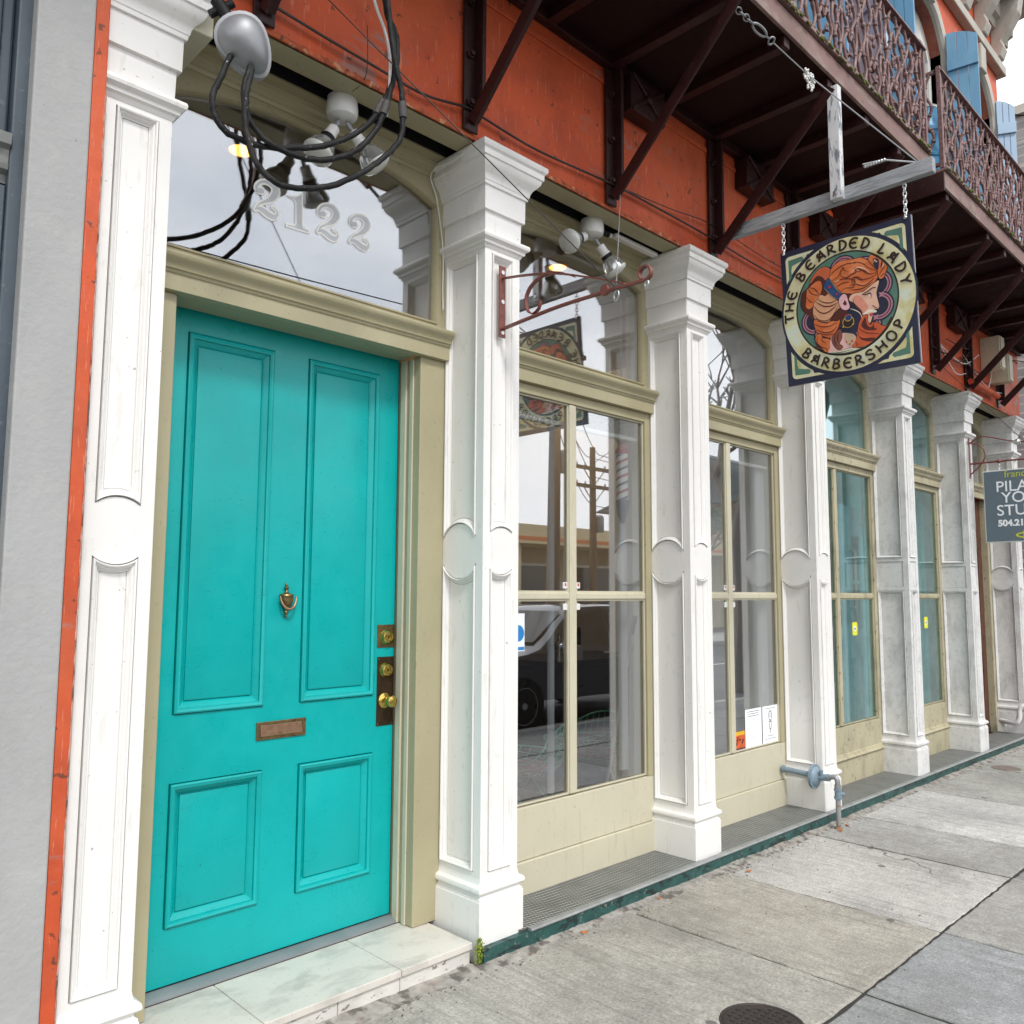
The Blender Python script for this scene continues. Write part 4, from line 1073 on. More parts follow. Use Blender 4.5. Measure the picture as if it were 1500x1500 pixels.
CABLES = [[(1.146,-0.17,3.334),(1.11,-0.174,3.233),(1.086,-0.178,3.151),(1.1,-0.182,3.092),(1.14,-0.186,3.055),(1.215,-0.19,3.049),(1.317,-0.194,3.07),(1.45,-0.198,3.124),(1.549,-0.201,3.184),(1.64,-0.204,3.265),(1.703,-0.207,3.35),(1.753,-0.209,3.458),(1.788,-0.212,3.589),(1.783,-0.215,3.696),(1.74,-0.217,3.769),(1.72,-0.22,3.853)],[(1.2,-0.2,3.304),(1.181,-0.204,3.199),(1.203,-0.209,3.113),(1.257,-0.213,3.068),(1.342,-0.217,3.053),(1.437,-0.221,3.066),(1.536,-0.226,3.109),(1.617,-0.23,3.174),(1.687,-0.233,3.273),(1.713,-0.236,3.342),(1.74,-0.239,3.433),(1.759,-0.241,3.534),(1.746,-0.244,3.662),(1.715,-0.247,3.74),(1.693,-0.25,3.822)],[(1.206,-0.2,3.301),(1.187,-0.211,3.198),(1.179,-0.221,3.109),(1.195,-0.232,3.012),(1.227,-0.243,2.946),(1.29,-0.253,2.912),(1.384,-0.264,2.925),(1.481,-0.275,2.968),(1.594,-0.28,3.051),(1.694,-0.28,3.152),(1.76,-0.28,3.244),(1.774,-0.28,3.336),(1.764,-0.28,3.432),(1.739,-0.28,3.52),(1.713,-0.28,3.641),(1.686,-0.28,3.802)]]
WHITEC = [(1.673,-0.2,3.838),(1.705,-0.2,3.767),(1.738,-0.2,3.708),(1.761,-0.204,3.615),(1.758,-0.212,3.507),(1.74,-0.22,3.354)]
nm3 = ('black service cable forming the upper left loop below the service head', 'black service cable forming the short middle loop below the service head', 'black service cable forming the lowest longest loop below the service head')
for c, lab in zip(CABLES, nm3):
    rj = random.Random(len(lab)); p = [q+Vector((rj.gauss(0, .0012), rj.gauss(0, .0012), rj.gauss(0, .0012))) for q in spline([Vector(q) for q in c], 6)]
    tag(MB().tube(p, .0105, 10, rs=[.0102+rj.uniform(0, .0008) for q in p]).build('service_cable', RUBBER, smooth=60), lab, 'cable', 'service cables')
tag(MB().tube(spline([Vector(q) for q in WHITEC], 6), .006, 8).build('ground_cable', PLASTIC, smooth=60), 'pale grey cable joining the black service loops from above', 'cable')
for c, k, lb in ((CABLES[0], 10, 'upper left'), (CABLES[1], 9, 'short middle'), (CABLES[2], 11, 'lowest longest')):
    a, b = Vector(c[k]), Vector(c[k]).lerp(Vector(c[k+1]), .6)
    tag(MB().tube([a, b], .0155, 10).build('splice_sleeve', mat('splice_tape', (.06, .055, .055), .7, var=.3, vs=60, bump=.4), smooth=50), 'taped splice sleeve on the %s black service cable loop' % lb, 'splice', 'splice sleeves')
def wirething(name, pts, r, lab, M=WIRE, sm=True):
    p = spline([Vector(q) for q in pts], 6) if sm else [Vector(q) for q in pts]
    return tag(MB().tube(p, r, 6).build(name, M, smooth=60), lab, 'wire')
wirething('wall_cable', [(1.2,-0.04,3.695),(1.353,-0.04,3.693),(1.564,-0.04,3.68),(1.787,-0.04,3.67),(2.054,-0.04,3.662),(2.292,-0.04,3.707),(2.394,-0.04,3.703),(2.751,-0.04,3.688),(3.304,-0.04,3.723),(3.712,-0.04,3.731),(4.266,-0.04,3.729),(4.966,-0.04,3.712),(5.524,-0.04,3.729)], .006, 'dark cable running along the red beam and behind the balcony brackets')
wirething('wall_cable', [(3.304,-0.04,3.723),(3.845,-0.04,3.768),(4.315,-0.04,3.819),(4.97,-0.04,3.794),(5.529,-0.04,3.806)], .003, 'thin dark wire sagging over the red beam beside the sign arm')
wirething('stay_wire', [(1.30, -.02, 3.97), (2.57, -.655, 2.79)], .0026, 'thin stay wire slanting from the red beam down to the scroll bracket ring', sm=False)
wirething('stay_wire', [(3.33, -.09, 3.66), (2.572, -.655, 2.80)], .0026, 'thin stay wire rising from the scroll bracket ring to the balcony bracket', METAL, sm=False)
wirething('lamp_wire', [(1.763, -.045, 3.82), (1.772, -.03, 3.62), (1.775, .10, 3.60)], .002, 'thin wire hanging in front of the beam to the floodlights over the door')
wirething('pillar_wire', [(2.395, .03, 3.60), (2.37, .10, 3.555), (2.352, .27, 3.54), (2.40, .287, 3.43), (2.442, .288, 3.2), (2.444, .288, 3.0), (2.447, .286, 2.9)], .003, 'thin white wire stapled down the pillar edge beside the turquoise door bay', PLASTIC)

# scroll bracket on the first pillar after the door
sb = thing('scroll_bracket', 'rust red iron scroll bracket fixed to the pillar right of the turquoise door', 'bracket', (2.572, -.3, 2.74))
B('wall_plate', RUST, sb, 2.552, 2.592, .0085, .0145, 2.732, 3.072, .001)
for z in (3.04, 2.90, 2.755):
    MB().lathe([(.011, 0), (.010, .004), (.0, .005)], (2.572, .0082, z), (0, -1, 0), 12).build('screw', CHROME, sb)
arm = spline([Vector(p) for p in ((2.572, .004, 2.772), (2.572, -.15, 2.782), (2.572, -.35, 2.792), (2.572, -.58, 2.79), (2.572, -.80, 2.785))], 6)
m = MB()
m.loft([[p+Vector(q) for q in ((-.011, 0, -.004), (.011, 0, -.004), (.011, 0, .004), (-.011, 0, .004))] for p in arm])
lo = [Vector((2.572, -.80-.028*math.sin(a), 2.785+.028-.028*math.cos(a))) for a in [6.0*k/16 for k in range(17)]]
m.loft([[p+Vector((-.011, 0, 0))+d, p+Vector((.011, 0, 0))+d, p+Vector((.011, 0, 0))-d, p+Vector((-.011, 0, 0))-d] for p, d in [(p, (Vector((2.572, -.80, 2.813))-p).normalized()*.003) for p in lo]])
m.build('arm', RUST, sb, smooth=40)
tb = spline([Vector(p) for p in ((2.572, .004, 3.012), (2.572, -.15, 2.985), (2.572, -.32, 2.945), (2.572, -.52, 2.872), (2.572, -.70, 2.797))], 6)
MB().loft([[p+Vector(q) for q in ((-.009, 0, -.003), (.009, 0, -.003), (.009, 0, .003), (-.009, 0, .003))] for p in tb]).build('tie_bar', RUST, sb, smooth=40)
scr = spline([Vector((2.572, y, z)) for y, z in ((-.43, 2.90), (-.34, 2.945), (-.25, 2.955), (-.175, 2.925), (-.145, 2.875), (-.155, 2.82), (-.19, 2.797), (-.225, 2.815), (-.235, 2.845))], 6)
MB().loft([[p+Vector((-.010, 0, 0))+d, p+Vector((.010, 0, 0))+d, p+Vector((.010, 0, 0))-d, p+Vector((-.010, 0, 0))-d] for p, d in [(p, (Vector((2.572, -.25, 2.87))-p).normalized()*.0028) for p in scr]]).build('scroll', RUST, sb, smooth=40)
for y, r_ in ((-.655, .021), (-.805, .014)):
    MB().tube([(2.572+r_*math.cos(a)*.4, y+r_*math.cos(a)*.9, 2.782-r_+r_*math.sin(a)) for a in [6.283*k/20 for k in range(20)]], .0035, 7, True).build('ring', CHROME, sb, smooth=60)
MB().lathe([(.02, -.012), (.026, 0), (.02, .012)], (2.572, -.60, 2.797), (1, 0, 0), 14).build('collar', RUST, sb, smooth=40)

# ---- hanging barbershop sign, on a timber arm bolted to a balcony bracket
ar = thing('timber_hanger', 'weathered grey timber arm and post holding up the barbershop sign', 'sign arm', (4.33, -.7, 3.7))
SX = 4.375
B('arm_beam', WOODGREY, ar, SX-.022, SX+.022, -1.295, -.13, 3.715, 3.795, .004)
B('arm_post', WOODPOST, ar, SX-.068, SX-.0225, -.840, -.778, 3.72, 4.371, .003)
for y, z in ((-.81, 3.752), (-.20, 3.755)):
    MB().lathe([(.014, 0), (.012, .006), (.0, .008)], (SX-.069 if y < -.5 else SX-.0225, y, z), (-1, 0, 0), 10).build('bolt', CHROME, ar)
sg = thing('barbershop_sign', 'square navy hanging sign of a bearded lady in profile reading The Bearded Lady Barbershop', 'sign', (SX, -.82, 2.75))
SW_, SH_ = .727, .780
so = Vector((SX, -.8055, 3.535)); tilt = R(4.2)
su = Vector((0, -1, 0)); sv = Vector((-math.sin(tilt), 0, math.cos(tilt))); sn = Vector((-math.cos(tilt), 0, -math.sin(tilt)))
cs = so-sv*SH_/2
def SP(a, b, d=0.): return tuple(cs+su*a+sv*b+sn*d)
MB().plate([(-SW_/2, -SH_/2), (SW_/2, -SH_/2), (SW_/2, SH_/2), (-SW_/2, SH_/2)], [], SP, 0, -.018).build('board', NAVY, sg, bevel=.001)
MB().plate([(-SW_/2+.001, -SH_/2), (SW_/2, -SH_/2), (SW_/2, SH_/2), (-SW_/2+.001, SH_/2)], [], SP, -.0185, -.022).build('back_edge', PLASTIC, sg)
LAY = [.0004]
def lay(): LAY[0] += .00006; return LAY[0]
CREAM = mat('sign_cream', lin(214, 210, 170), .45, var=.06, vs=14, spots=[(lin(190, 178, 110), 9, .52, .64, (1, 1, 1), .75), (lin(205, 218, 205), 7, .55, .65, (1, 1, 1), .8)])
SC = {'hair': mat('sign_hair', lin(205, 108, 58), .45, var=.12, vs=18, spots=[(lin(226, 140, 92), 16, .5, .62, (1, .6, 1.4), .7)]), 'hair_dark': flat('sign_umber', (84, 36, 30)), 'hair_mid': flat('sign_copper', (190, 96, 60)), 'hair_light': flat('sign_peach', (216, 160, 124)), 'neck': flat('sign_neck', (222, 178, 172)), 'lock': flat('sign_lock', (134, 76, 62)), 'lock_dark': flat('sign_dark', (40, 26, 24)), 'skin': flat('sign_skin', (226, 182, 158)), 'blush': flat('sign_blush', (218, 146, 124)), 'beard': mat('sign_beard', lin(196, 90, 52), .45, var=.14, vs=20), 'cream': flat('sign_ivory', (236, 224, 204)), 'pale': flat('sign_pale', (236, 214, 190)), 'lip': flat('sign_lip', (196, 72, 84)), 'collar': flat('sign_collar', (216, 214, 190)), 'collar_line': flat('sign_collar_line', (92, 96, 84)), 'band': flat('sign_band', (36, 72, 120)), 'ear': flat('sign_ear', (228, 180, 186)), 'navy': NAVY, 'white': flat('sign_white', (235, 235, 235)), 'tassel': flat('sign_tassel', (196, 170, 140)), 'gem': flat('sign_gem', (190, 40, 48)), 'gold': flat('sign_gold', (190, 154, 70)), 'blue': flat('sign_blue', (24, 62, 116)), 'green': mat('sign_green', lin(82, 122, 108), .45, var=.15, vs=20), 'pink': flat('sign_pink', (176, 124, 138)), 'maroon': flat('sign_maroon', (100, 48, 60)), 'ink': flat('sign_ink', (44, 28, 24))}
def disc(r, cx=0., cy=0., n=64): return [(cx+r*math.cos(6.28319*k/n), cy+r*math.sin(6.28319*k/n)) for k in range(n)]
def poly(name, key, pts, holes=()):
    d = lay()
    return MB().plate(pts, holes, SP, d, d-.00002).build(name, SC[key] if isinstance(key, str) else key, sg)
OC, RO = (.0, .003), .366
for sx in (-1, 1):
    for sy in (-1, 1):
        def corner(a0, r0, rad):
            pts = []
            cxr, cyr = sx*(a0-rad), sy*(a0+.022-rad)
            for k in range(9):
                q = math.pi/2*k/8; pts.append((cxr+sx*rad*math.cos(q), cyr+sy*rad*math.sin(q)))
            ya = sy*(a0+.022); xa = sx*a0
            xs = math.sqrt(max(0, r0*r0-(ya-OC[1])**2)); ys = math.sqrt(max(0, r0*r0-xa*xa))
            t0 = math.atan2(ya-OC[1], sx*xs); t1 = math.atan2(sy*ys, xa)
            dt = (t1-t0+math.pi) % (2*math.pi)-math.pi
            for k in range(15): pts.append((OC[0]+r0*math.cos(t0+dt*k/14), OC[1]+r0*math.sin(t0+dt*k/14)))
            return pts
        poly('corner_ornament', CREAM, corner(.334, .388, .025))
        g = [(.318, .334), (.318, .21), (.300, .235), (.302, .272), (.296, .298), (.262, .306), (.232, .312), (.224, .326), (.236, .338)]
        poly('corner_ornament', 'green', [(sx*a, sy*b) for a, b in g])
        poly('corner_ornament', NAVY, [(sx*a, sy*b) for a, b in ((.205, .340), (.165, .343), (.212, .322))])
        poly('corner_ornament', NAVY, [(sx*a, sy*b) for a, b in ((.320, .185), (.318, .145), (.302, .200))])
poly('border_ring', NAVY, disc(.378, *OC, 96))
poly('border_ring', CREAM, disc(RO, *OC, 96), [disc(.285, OC[0]-.003, OC[1]+.006, 96)])
poly('border_ring', 'ink', disc(.2855, OC[0]-.003, OC[1]+.006, 96), [disc(.276, OC[0]-.003, OC[1]+.006, 96)])
poly('medallion', 'green', disc(.277, OC[0]-.003, OC[1]+.006, 96))
for k in range(10):
    a = R(18+36*k); c_ = (OC[0]-.003+.188*math.cos(a), OC[1]+.006+.188*math.sin(a))
    poly('scallop', NAVY, disc(.079, *c_, 40)); poly('scallop', 'pink', disc(.071, *c_, 40)); poly('scallop', 'maroon', disc(.064, *c_, 40)); poly('scallop', 'pink', disc(.057, *c_, 40))
    poly('scallop', NAVY, disc(.050, *c_, 40))
poly('medallion', NAVY, disc(.196, OC[0]-.003, OC[1]+.006, 64))
for k in range(10):
    a = R(36*k); c_ = Vector((OC[0]-.003+.196*math.cos(a), OC[1]+.006+.196*math.sin(a)))
    poly('scallop_knot', 'pink', [(c_.x+.020*(1 if q % 2 else .45)*math.cos(6.283*q/8), c_.y+.020*(1 if q % 2 else .45)*math.sin(6.283*q/8)) for q in range(8)])
SIGN_POLYS = [('hair_dark',[(-165,346),(-152,442),(-225,482),(-302,454),(-364,389),(-421,298),(-496,248),(-509,143),(-471,26),(-387,-58),(-394,-66),(-370,-97),(-358,-194),(-324,-251),(-240,-308),(-179,-328),(-113,-263),(-45,-157),(39,-25),(51,155),(48,107),(184,95),(304,152),(-16,280)]),('hair',[(-165,346),(-155,406),(-108,461),(-32,488),(58,483),(147,472),(192,471),(248,434),(286,398),(324,357),(370,278),(373,235),(347,194),(304,152),(244,121),(184,101),(107,100),(45,113),(-25,138),(-50,139),(-99,223),(-138,289)]),('hair_mid',[(-167,359),(-152,442),(-225,482),(-302,454),(-364,389),(-387,332),(-306,398),(-244,375),(-204,320)]),('hair',[(-260,323),(-310,343),(-389,301),(-430,268),(-442,176),(-454,91),(-418,50),(-365,75),(-317,137),(-268,206),(-252,264)]),('hair_light',[(-276,177),(-324,127),(-358,92),(-374,1),(-362,-64),(-338,-86),(-278,-125),(-204,-143),(-164,-97),(-98,-33),(-60,-6),(-80,51),(-131,114),(-183,171),(-222,150)]),('hair',[(-370,-97),(-358,-194),(-324,-251),(-240,-308),(-179,-325),(-139,-282),(-98,-224),(-75,-150),(-106,-160),(-179,-143),(-230,-156),(-315,-116),(-338,-86)]),('hair',[(-350,-264),(-299,-263),(-277,-312),(-205,-341),(-201,-428),(-227,-496),(-266,-518),(-339,-484),(-378,-407),(-365,-392),(-312,-459),(-274,-449),(-333,-386),(-366,-323)]),('neck',[(-192,-337),(-113,-263),(-79,-296),(-25,-308),(62,-341),(89,-383),(91,-401),(44,-481),(11,-480),(-129,-492),(-228,-502),(-204,-427)]),('lock',[(-146,-292),(-76,-254),(-67,-347),(-99,-413),(-65,-451),(-103,-480),(-150,-439),(-181,-352)]),('skin',[(368,171),(352,103),(334,43),(343,-31),(354,-100),(339,-126),(291,-119),(324,-146),(291,-167),(277,-194),(250,-259),(225,-241),(217,-179),(178,-163),(163,-117),(109,-43),(77,8),(43,35),(45,65),(83,97),(189,93),(243,115),(310,151)]),('blush',[(105,73),(163,52),(216,-28),(235,-93),(179,-139),(143,-70),(94,-9),(88,41)]),('beard',[(178,-163),(230,-170),(220,-227),(251,-283),(276,-253),(287,-262),(337,-280),(369,-317),(419,-323),(468,-264),(486,-257),(445,-353),(361,-433),(271,-490),(206,-523),(67,-493),(46,-452),(91,-401),(107,-333),(124,-258),(145,-209)]),('hair_dark',[(174,-216),(205,-188),(212,-261),(244,-305),(279,-289),(276,-247),(287,-267),(289,-321),(311,-333),(304,-349),(241,-340),(185,-315),(153,-265)]),('hair_dark',[(108,-321),(133,-387),(190,-412),(247,-419),(287,-428),(291,-453),(245,-460),(176,-439),(126,-397)]),('cream',[(184,-153),(227,-118),(285,-118),(324,-146),(317,-162),(266,-146),(213,-154)]),('lip',[(245,-162),(294,-159),(287,-178),(260,-195)]),('collar',[(-261,-529),(-129,-495),(11,-487),(81,-499),(125,-508),(205,-529),(121,-558),(1,-587),(-15,-593),(-134,-574)]),('band',[(-172,336),(-138,289),(-94,209),(-44,134),(-78,81),(-131,114),(-183,177),(-234,253),(-205,314)]),('ear',[(-21,122),(14,100),(28,35),(41,-41),(-3,-61),(-49,-30),(-72,31),(-66,84)]),('hair_dark',[(-7,51),(12,15),(1,-12),(-31,14),(-21,30)]),('hair',[(276,419),(302,466),(349,467),(392,427),(407,393),(440,389),(471,338),(461,281),(434,218),(415,187),(381,185),(366,225),(364,279),(323,345)]),('navy',[(322,412),(351,418),(376,402),(385,369),(365,285),(319,364),(331,373)]),('navy',[(417,378),(430,368),(413,319),(394,300)]),('white',[(262,44),(284,35),(280,15),(261,26)]),('tassel',[(-26,-320),(56,-339),(88,-395),(55,-448),(19,-458),(-25,-399)])]
SIGN_STROKES = [('hair_dark',5,[(-158,357),(-93,407),(-5,437),(67,441),(144,424)]),('hair_dark',5,[(-137,301),(-61,330),(-34,372),(-7,407),(5,410),(9,378),(50,360)]),('hair_dark',6,[(-34,372),(-25,320),(33,291),(83,314),(137,323),(125,366),(183,343),(249,282),(306,260),(370,272)]),('hair_dark',5,[(-114,270),(-46,288),(44,276),(102,247),(129,203)]),('hair_dark',5,[(-87,220),(-18,244),(59,235)]),('hair_dark',5,[(-49,154),(8,182),(97,170),(119,270),(175,230),(251,221),(321,232),(368,254)]),('hair_dark',5,[(54,197),(125,195),(200,157),(259,171),(325,212)]),('hair_dark',5,[(51,149),(139,131),(227,137),(306,176)]),('hair_dark',4,[(70,431),(142,434),(216,394),(270,336),(353,282)]),('hair_dark',4,[(134,321),(211,323),(265,265)]),('hair_dark',5,[(90,205),(89,266),(148,268),(209,215)]),('hair_dark',5,[(-310,142),(-251,89),(-165,61),(-90,79)]),('hair_dark',6,[(-331,110),(-254,46),(-168,24),(-80,45)]),('hair_dark',6,[(-359,73),(-307,-3),(-234,-40),(-146,-12),(-94,24)]),('hair_dark',5,[(-366,-26),(-313,-95),(-228,-128),(-164,-100),(-83,3)]),('hair_dark',5,[(-366,-129),(-294,-178),(-195,-195),(-107,-173)]),('hair_dark',5,[(-345,-196),(-267,-252),(-175,-261),(-110,-215)]),('hair_dark',4,[(-323,-245),(-238,-284),(-152,-291)]),('hair_dark',5,[(-415,290),(-375,216),(-295,176)]),('hair_dark',5,[(-409,294),(-340,263),(-288,186)]),('hair_dark',4,[(-435,193),(-400,134),(-363,112)]),('hair_dark',5,[(-369,315),(-309,349),(-259,341),(-239,261)]),('hair_dark',5,[(-339,-285),(-349,-345),(-309,-404),(-248,-436),(-239,-481)]),('hair_dark',4,[(-276,-287),(-291,-333),(-244,-375)]),('lock_dark',4,[(-128,-297),(-151,-365),(-125,-432)]),('lock_dark',4,[(-96,-279),(-113,-355),(-104,-400)]),('hair_dark',6,[(187,67),(241,82),(301,108),(338,98)]),('hair_dark',6,[(187,64),(233,54),(274,58),(282,8)]),('hair_dark',4,[(287,-94),(293,-84),(315,-108),(342,-123)]),('hair_dark',4,[(86,54),(88,-1),(126,-54),(169,-119),(174,-168)]),('collar_line',4,[(-218,-541),(-100,-511),(51,-507)]),('collar_line',4,[(-164,-558),(-41,-536),(79,-525)]),('collar_line',4,[(2,-563),(93,-540),(181,-536)]),('collar_line',4,[(-86,-575),(5,-564),(77,-561)]),('hair_dark',4,[(128,-289),(194,-353),(268,-376),(341,-399)]),('hair_dark',4,[(88,-437),(98,-463),(91,-486)]),('cream',3,[(81,330),(155,369),(229,336),(284,278)]),('pale',3,[(-108,275),(-46,288)]),('cream',4,[(49,-58),(106,-91),(150,-132),(170,-191)]),('hair_dark',4,[(384,232),(410,272),(446,309)]),('hair_dark',4,[(388,201),(418,222),(435,235)]),('pale',3,[(411,296),(437,336)]),('gold',3,[(-157,326),(-94,209),(-47,138)]),('gold',3,[(-228,245),(-177,169),(-125,109),(-81,79)])]
SIGN_DOTS = [('gem',7,(-163,237)),('gem',6,(-87,136)),('gold',31,(18,-197)),('lock_dark',27,(18,-200)),('gold',19,(21,-152)),('blue',16,(21,-150)),('gem',6,(14,-120)),('gem',4,(-14,-408)),('gem',5,(45,-415)),('gem',4,(20,-440)),('gold',5,(-39,-238)),('gold',5,(70,-233)),('skin',5,(344,393)),('skin',4,(360,376))]
PN = {'hair': 'painted_hair', 'hair_dark': 'painted_shadow', 'hair_mid': 'painted_hair', 'hair_light': 'painted_hair', 'skin': 'painted_face', 'beard': 'painted_beard', 'ear': 'painted_ear', 'band': 'painted_headband', 'neck': 'painted_neck', 'collar': 'painted_collar', 'lip': 'painted_lips'}
def clip(P):
    out = []
    for a, b in P:
        v = Vector((a/2000-OC[0]+.003, b/2000-OC[1]-.006))
        if v.length > .274: v = v.normalized()*.274
        out.append((v.x+OC[0]-.003, v.y+OC[1]+.006))
    return out
def smooth_closed(P, n=3):
    out = []; N_ = len(P)
    for i in range(N_):
        g = [Vector(P[(i+k) % N_]) for k in (-1, 0, 1, 2)]
        for q in range(n):
            t = q/n; v = .5*((2*g[1])+(-g[0]+g[2])*t+(2*g[0]-5*g[1]+4*g[2]-g[3])*t*t+(-g[0]+3*g[1]-3*g[2]+g[3])*t*t*t)
            out.append((v.x, v.y))
    return out
for key, P in SIGN_POLYS:
    pts = smooth_closed(clip(P))
    if key in ('hair', 'hair_mid', 'hair_light', 'skin', 'beard', 'ear', 'lock', 'band'):
        c_ = Vector((sum(p[0] for p in pts)/len(pts), sum(p[1] for p in pts)/len(pts)))
        m = MB(); d = lay(); q = pts+[pts[0]]
        ribbon2(m, q, [.006]*len(q), lambda a, b, dd: SP(a, b, dd), d); m.build('painted_outline', SC['ink'], sg); 
    poly(PN.get(key, 'painted_detail'), key, pts)
def strip(name, key, pts, wd):
    m = MB(); p = spline([Vector(q) for q in pts], 4); n = len(p)
    ribbon2(m, p, [wd*(.25+.75*math.sin(math.pi*min(1, max(0, i/(n-1)))*.94+.1)) for i in range(n)], lambda a, b, d: SP(a, b, d), lay()); m.build(name, SC[key], sg)
for key, wd, P in SIGN_STROKES: strip('painted_strand', key, clip(P), wd*.0011)
for key, r_, (a, b) in SIGN_DOTS: poly('painted_jewel', key, disc(r_*.00105, a/2000, b/2000, 24))
# lettering in rounded uncial strokes
def arcp(cx, cy, rx, ry, a0, a1, n=10): return [(cx+rx*math.cos(R(a0+(a1-a0)*k/n)), cy+ry*math.sin(R(a0+(a1-a0)*k/n))) for k in range(n+1)]
GL = {'T': [[(0, .86), (.2, .98), (.8, .93), (1, 1)], [(.5, .95), (.47, .5), (.52, 0)]],
      'H': [[(.08, 1), (.14, .5), (.08, 0)], [(.9, 1), (.84, .5), (.92, 0)], [(.12, .52), (.86, .52)]],
      'E': [arcp(.58, .5, .52, .5, 50, 310), [(.1, .5), (.55, .54), (.78, .48)]],
      'B': [[(.14, 1), (.18, .5), (.1, 0)], arcp(.2, .76, .52, .24, 92, -85), arcp(.2, .27, .62, .27, 88, -95)],
      'A': [[(.62, 1.08), (.72, .5), (.92, 0)], [(.62, .95), (.3, .45), (.06, 0)], arcp(.28, .62, .16, .18, 20, 330), [(.24, .30), (.80, .36)]],
      'R': [[(.14, 1), (.18, .5), (.1, 0)], arcp(.2, .74, .52, .26, 92, -85), [(.30, .50), (.6, .25), (.98, -.02)]],
      'D': [[(.18, 1), (.2, .5), (.16, 0)], arcp(.18, .5, .70, .5, 95, -95)],
      'L': [[(.3, 1), (.34, .5), (.26, .04)], [(.18, .04), (.6, .06), (.9, .2)]],
      'Y': [[(.05, 1), (.35, .7), (.52, .45)], [(.95, 1), (.62, .62), (.50, .40), (.46, 0)]],
      'S': [[(.86, .80), (.6, .98), (.22, .88), (.16, .68), (.46, .54), (.80, .38), (.78, .12), (.44, 0), (.08, .16)]],
      'O': [arcp(.5, .5, .44, .5, 0, 360, 18)],
      'P': [[(.2, 1), (.24, .5), (.18, 0)], arcp(.24, .74, .54, .27, 92, -88)]}
TOPT = [('T', 181), ('H', 169.5), ('E', 157.5), ('B', 138), ('E', 124.5), ('A', 111.5), ('R', 100.5), ('D', 89), ('E', 78), ('D', 66.5), ('L', 48.5), ('A', 34.5), ('D', 21.5), ('Y', 8.5)]
BOT = [('B', -135.5), ('A', -124), ('R', -113), ('B', -102), ('E', -91), ('R', -80), ('S', -69), ('H', -57), ('O', -44.5), ('P', -32)]
for lst, flip in ((TOPT, 1), (BOT, -1)):
    for ch, ang in lst:
        m = MB(); hgt, wid, rm = .054, .050, .326
        ux = Vector((math.sin(R(ang)), -math.cos(R(ang))))*flip; uy = Vector((math.cos(R(ang)), math.sin(R(ang))))*flip
        o = Vector(OC)+Vector((math.cos(R(ang)), math.sin(R(ang))))*rm
        for st in GL[ch]:
            p = spline([Vector((o+ux*((a-.5)*wid)+uy*((b-.5)*hgt))) for a, b in st], 4)
            ribbon2(m, p, [.0115*(.75+.35*abs(math.sin(2.2*i/len(p)+.4))) for i in range(len(p))], lambda a, b, d: SP(a, b, d), lay())
        m.build('letter', SC['ink'], sg)
# sign chains
def chain(parent, a, b, M, r=.0032, ln=.030):
    a, b = Vector(a), Vector(b); n = max(2, round((b-a).length/(ln*.72))); t = (b-a).normalized(); u0 = t.orthogonal().normalized(); v0 = t.cross(u0)
    for k in range(n):
        c_ = a.lerp(b, (k+.5)/n); sd_ = u0 if k % 2 else v0
        MB().tube([c_+t*ln/2*math.cos(q)*(1.0)+sd_*ln*.30*math.sin(q) for q in [6.283*j/14 for j in range(14)]], r, 6, True).build('chain_link', M, parent, smooth=60)
for y in (-.465, -1.145):
    chain(sg, (SX, y, 3.708), (SX, y, 3.528), CHROME)
    MB().tube([(SX, y, 3.73), (SX, y, 3.70)], .004, 6).build('eye_screw', METAL, sg)
    MB().ball((SX-.005, y, 3.522), .010, 6).build('shackle', CHROME, sg, smooth=60)
# guy wire with turnbuckle up to the balcony
gw = thing('guy_wire', 'wire with turnbuckle and knotted cord bracing the timber sign arm to the balcony', 'wire', (4.0, -.8, 4.2))
pA, pB, pC = Vector((3.36, -.775, 4.345)), Vector((4.04, -.80, 4.315)), Vector((SX, -1.215, 3.80))
dA = (pB-pA).normalized()
chain(gw, pA, pA+dA*.13, METAL, .0035, .045)
tA = pA+dA*.14; sd2 = dA.cross(Vector((0, .6, .8))).normalized()
MB().tube([tA+dA*.06+dA*.06*math.cos(q)*1.0+sd2*.016*math.sin(q) for q in [6.283*j/20 for j in range(20)]], .006, 8, True).tube([tA+dA*.12, tA+dA*.155], .005, 6).tube([tA+dA*.17+dA*.018*math.cos(q)+sd2*.018*math.sin(q) for q in [6.283*j/16 for j in range(16)]], .005, 7, True).build('turnbuckle', PALEBLUE if False else METAL, gw, smooth=60)
MB().tube([tA+dA*.185, pB], .0035, 6).tube([pB, pC], .0035, 6).build('wire_rope', METAL, gw)
kn = MB(); rnd = random.Random(4)
for k in range(6):
    a = pB-dA*.03+dA*.014*k; ln = rnd.uniform(.05, .12)
    for q in range(int(ln/.012)):
        kn.ball(a+Vector((.004*k+rnd.uniform(-.003, .003), rnd.uniform(-.008, .008), .018-q*.012)), .0075, 5)
kn.build('knotted_cord', PLASTIC, gw, smooth=60)
kn = MB()
for k in range(8): kn.ball((SX-.03-.006*k, -1.06+.012*k, 3.86-.003*k), .009, 5)
kn.tube([(SX, -1.21, 3.80), (SX-.03, -1.06, 3.86), (SX-.09, -.97, 3.845)], .004, 6)
kn.build('wire_clamp', CHROME, gw, smooth=60)

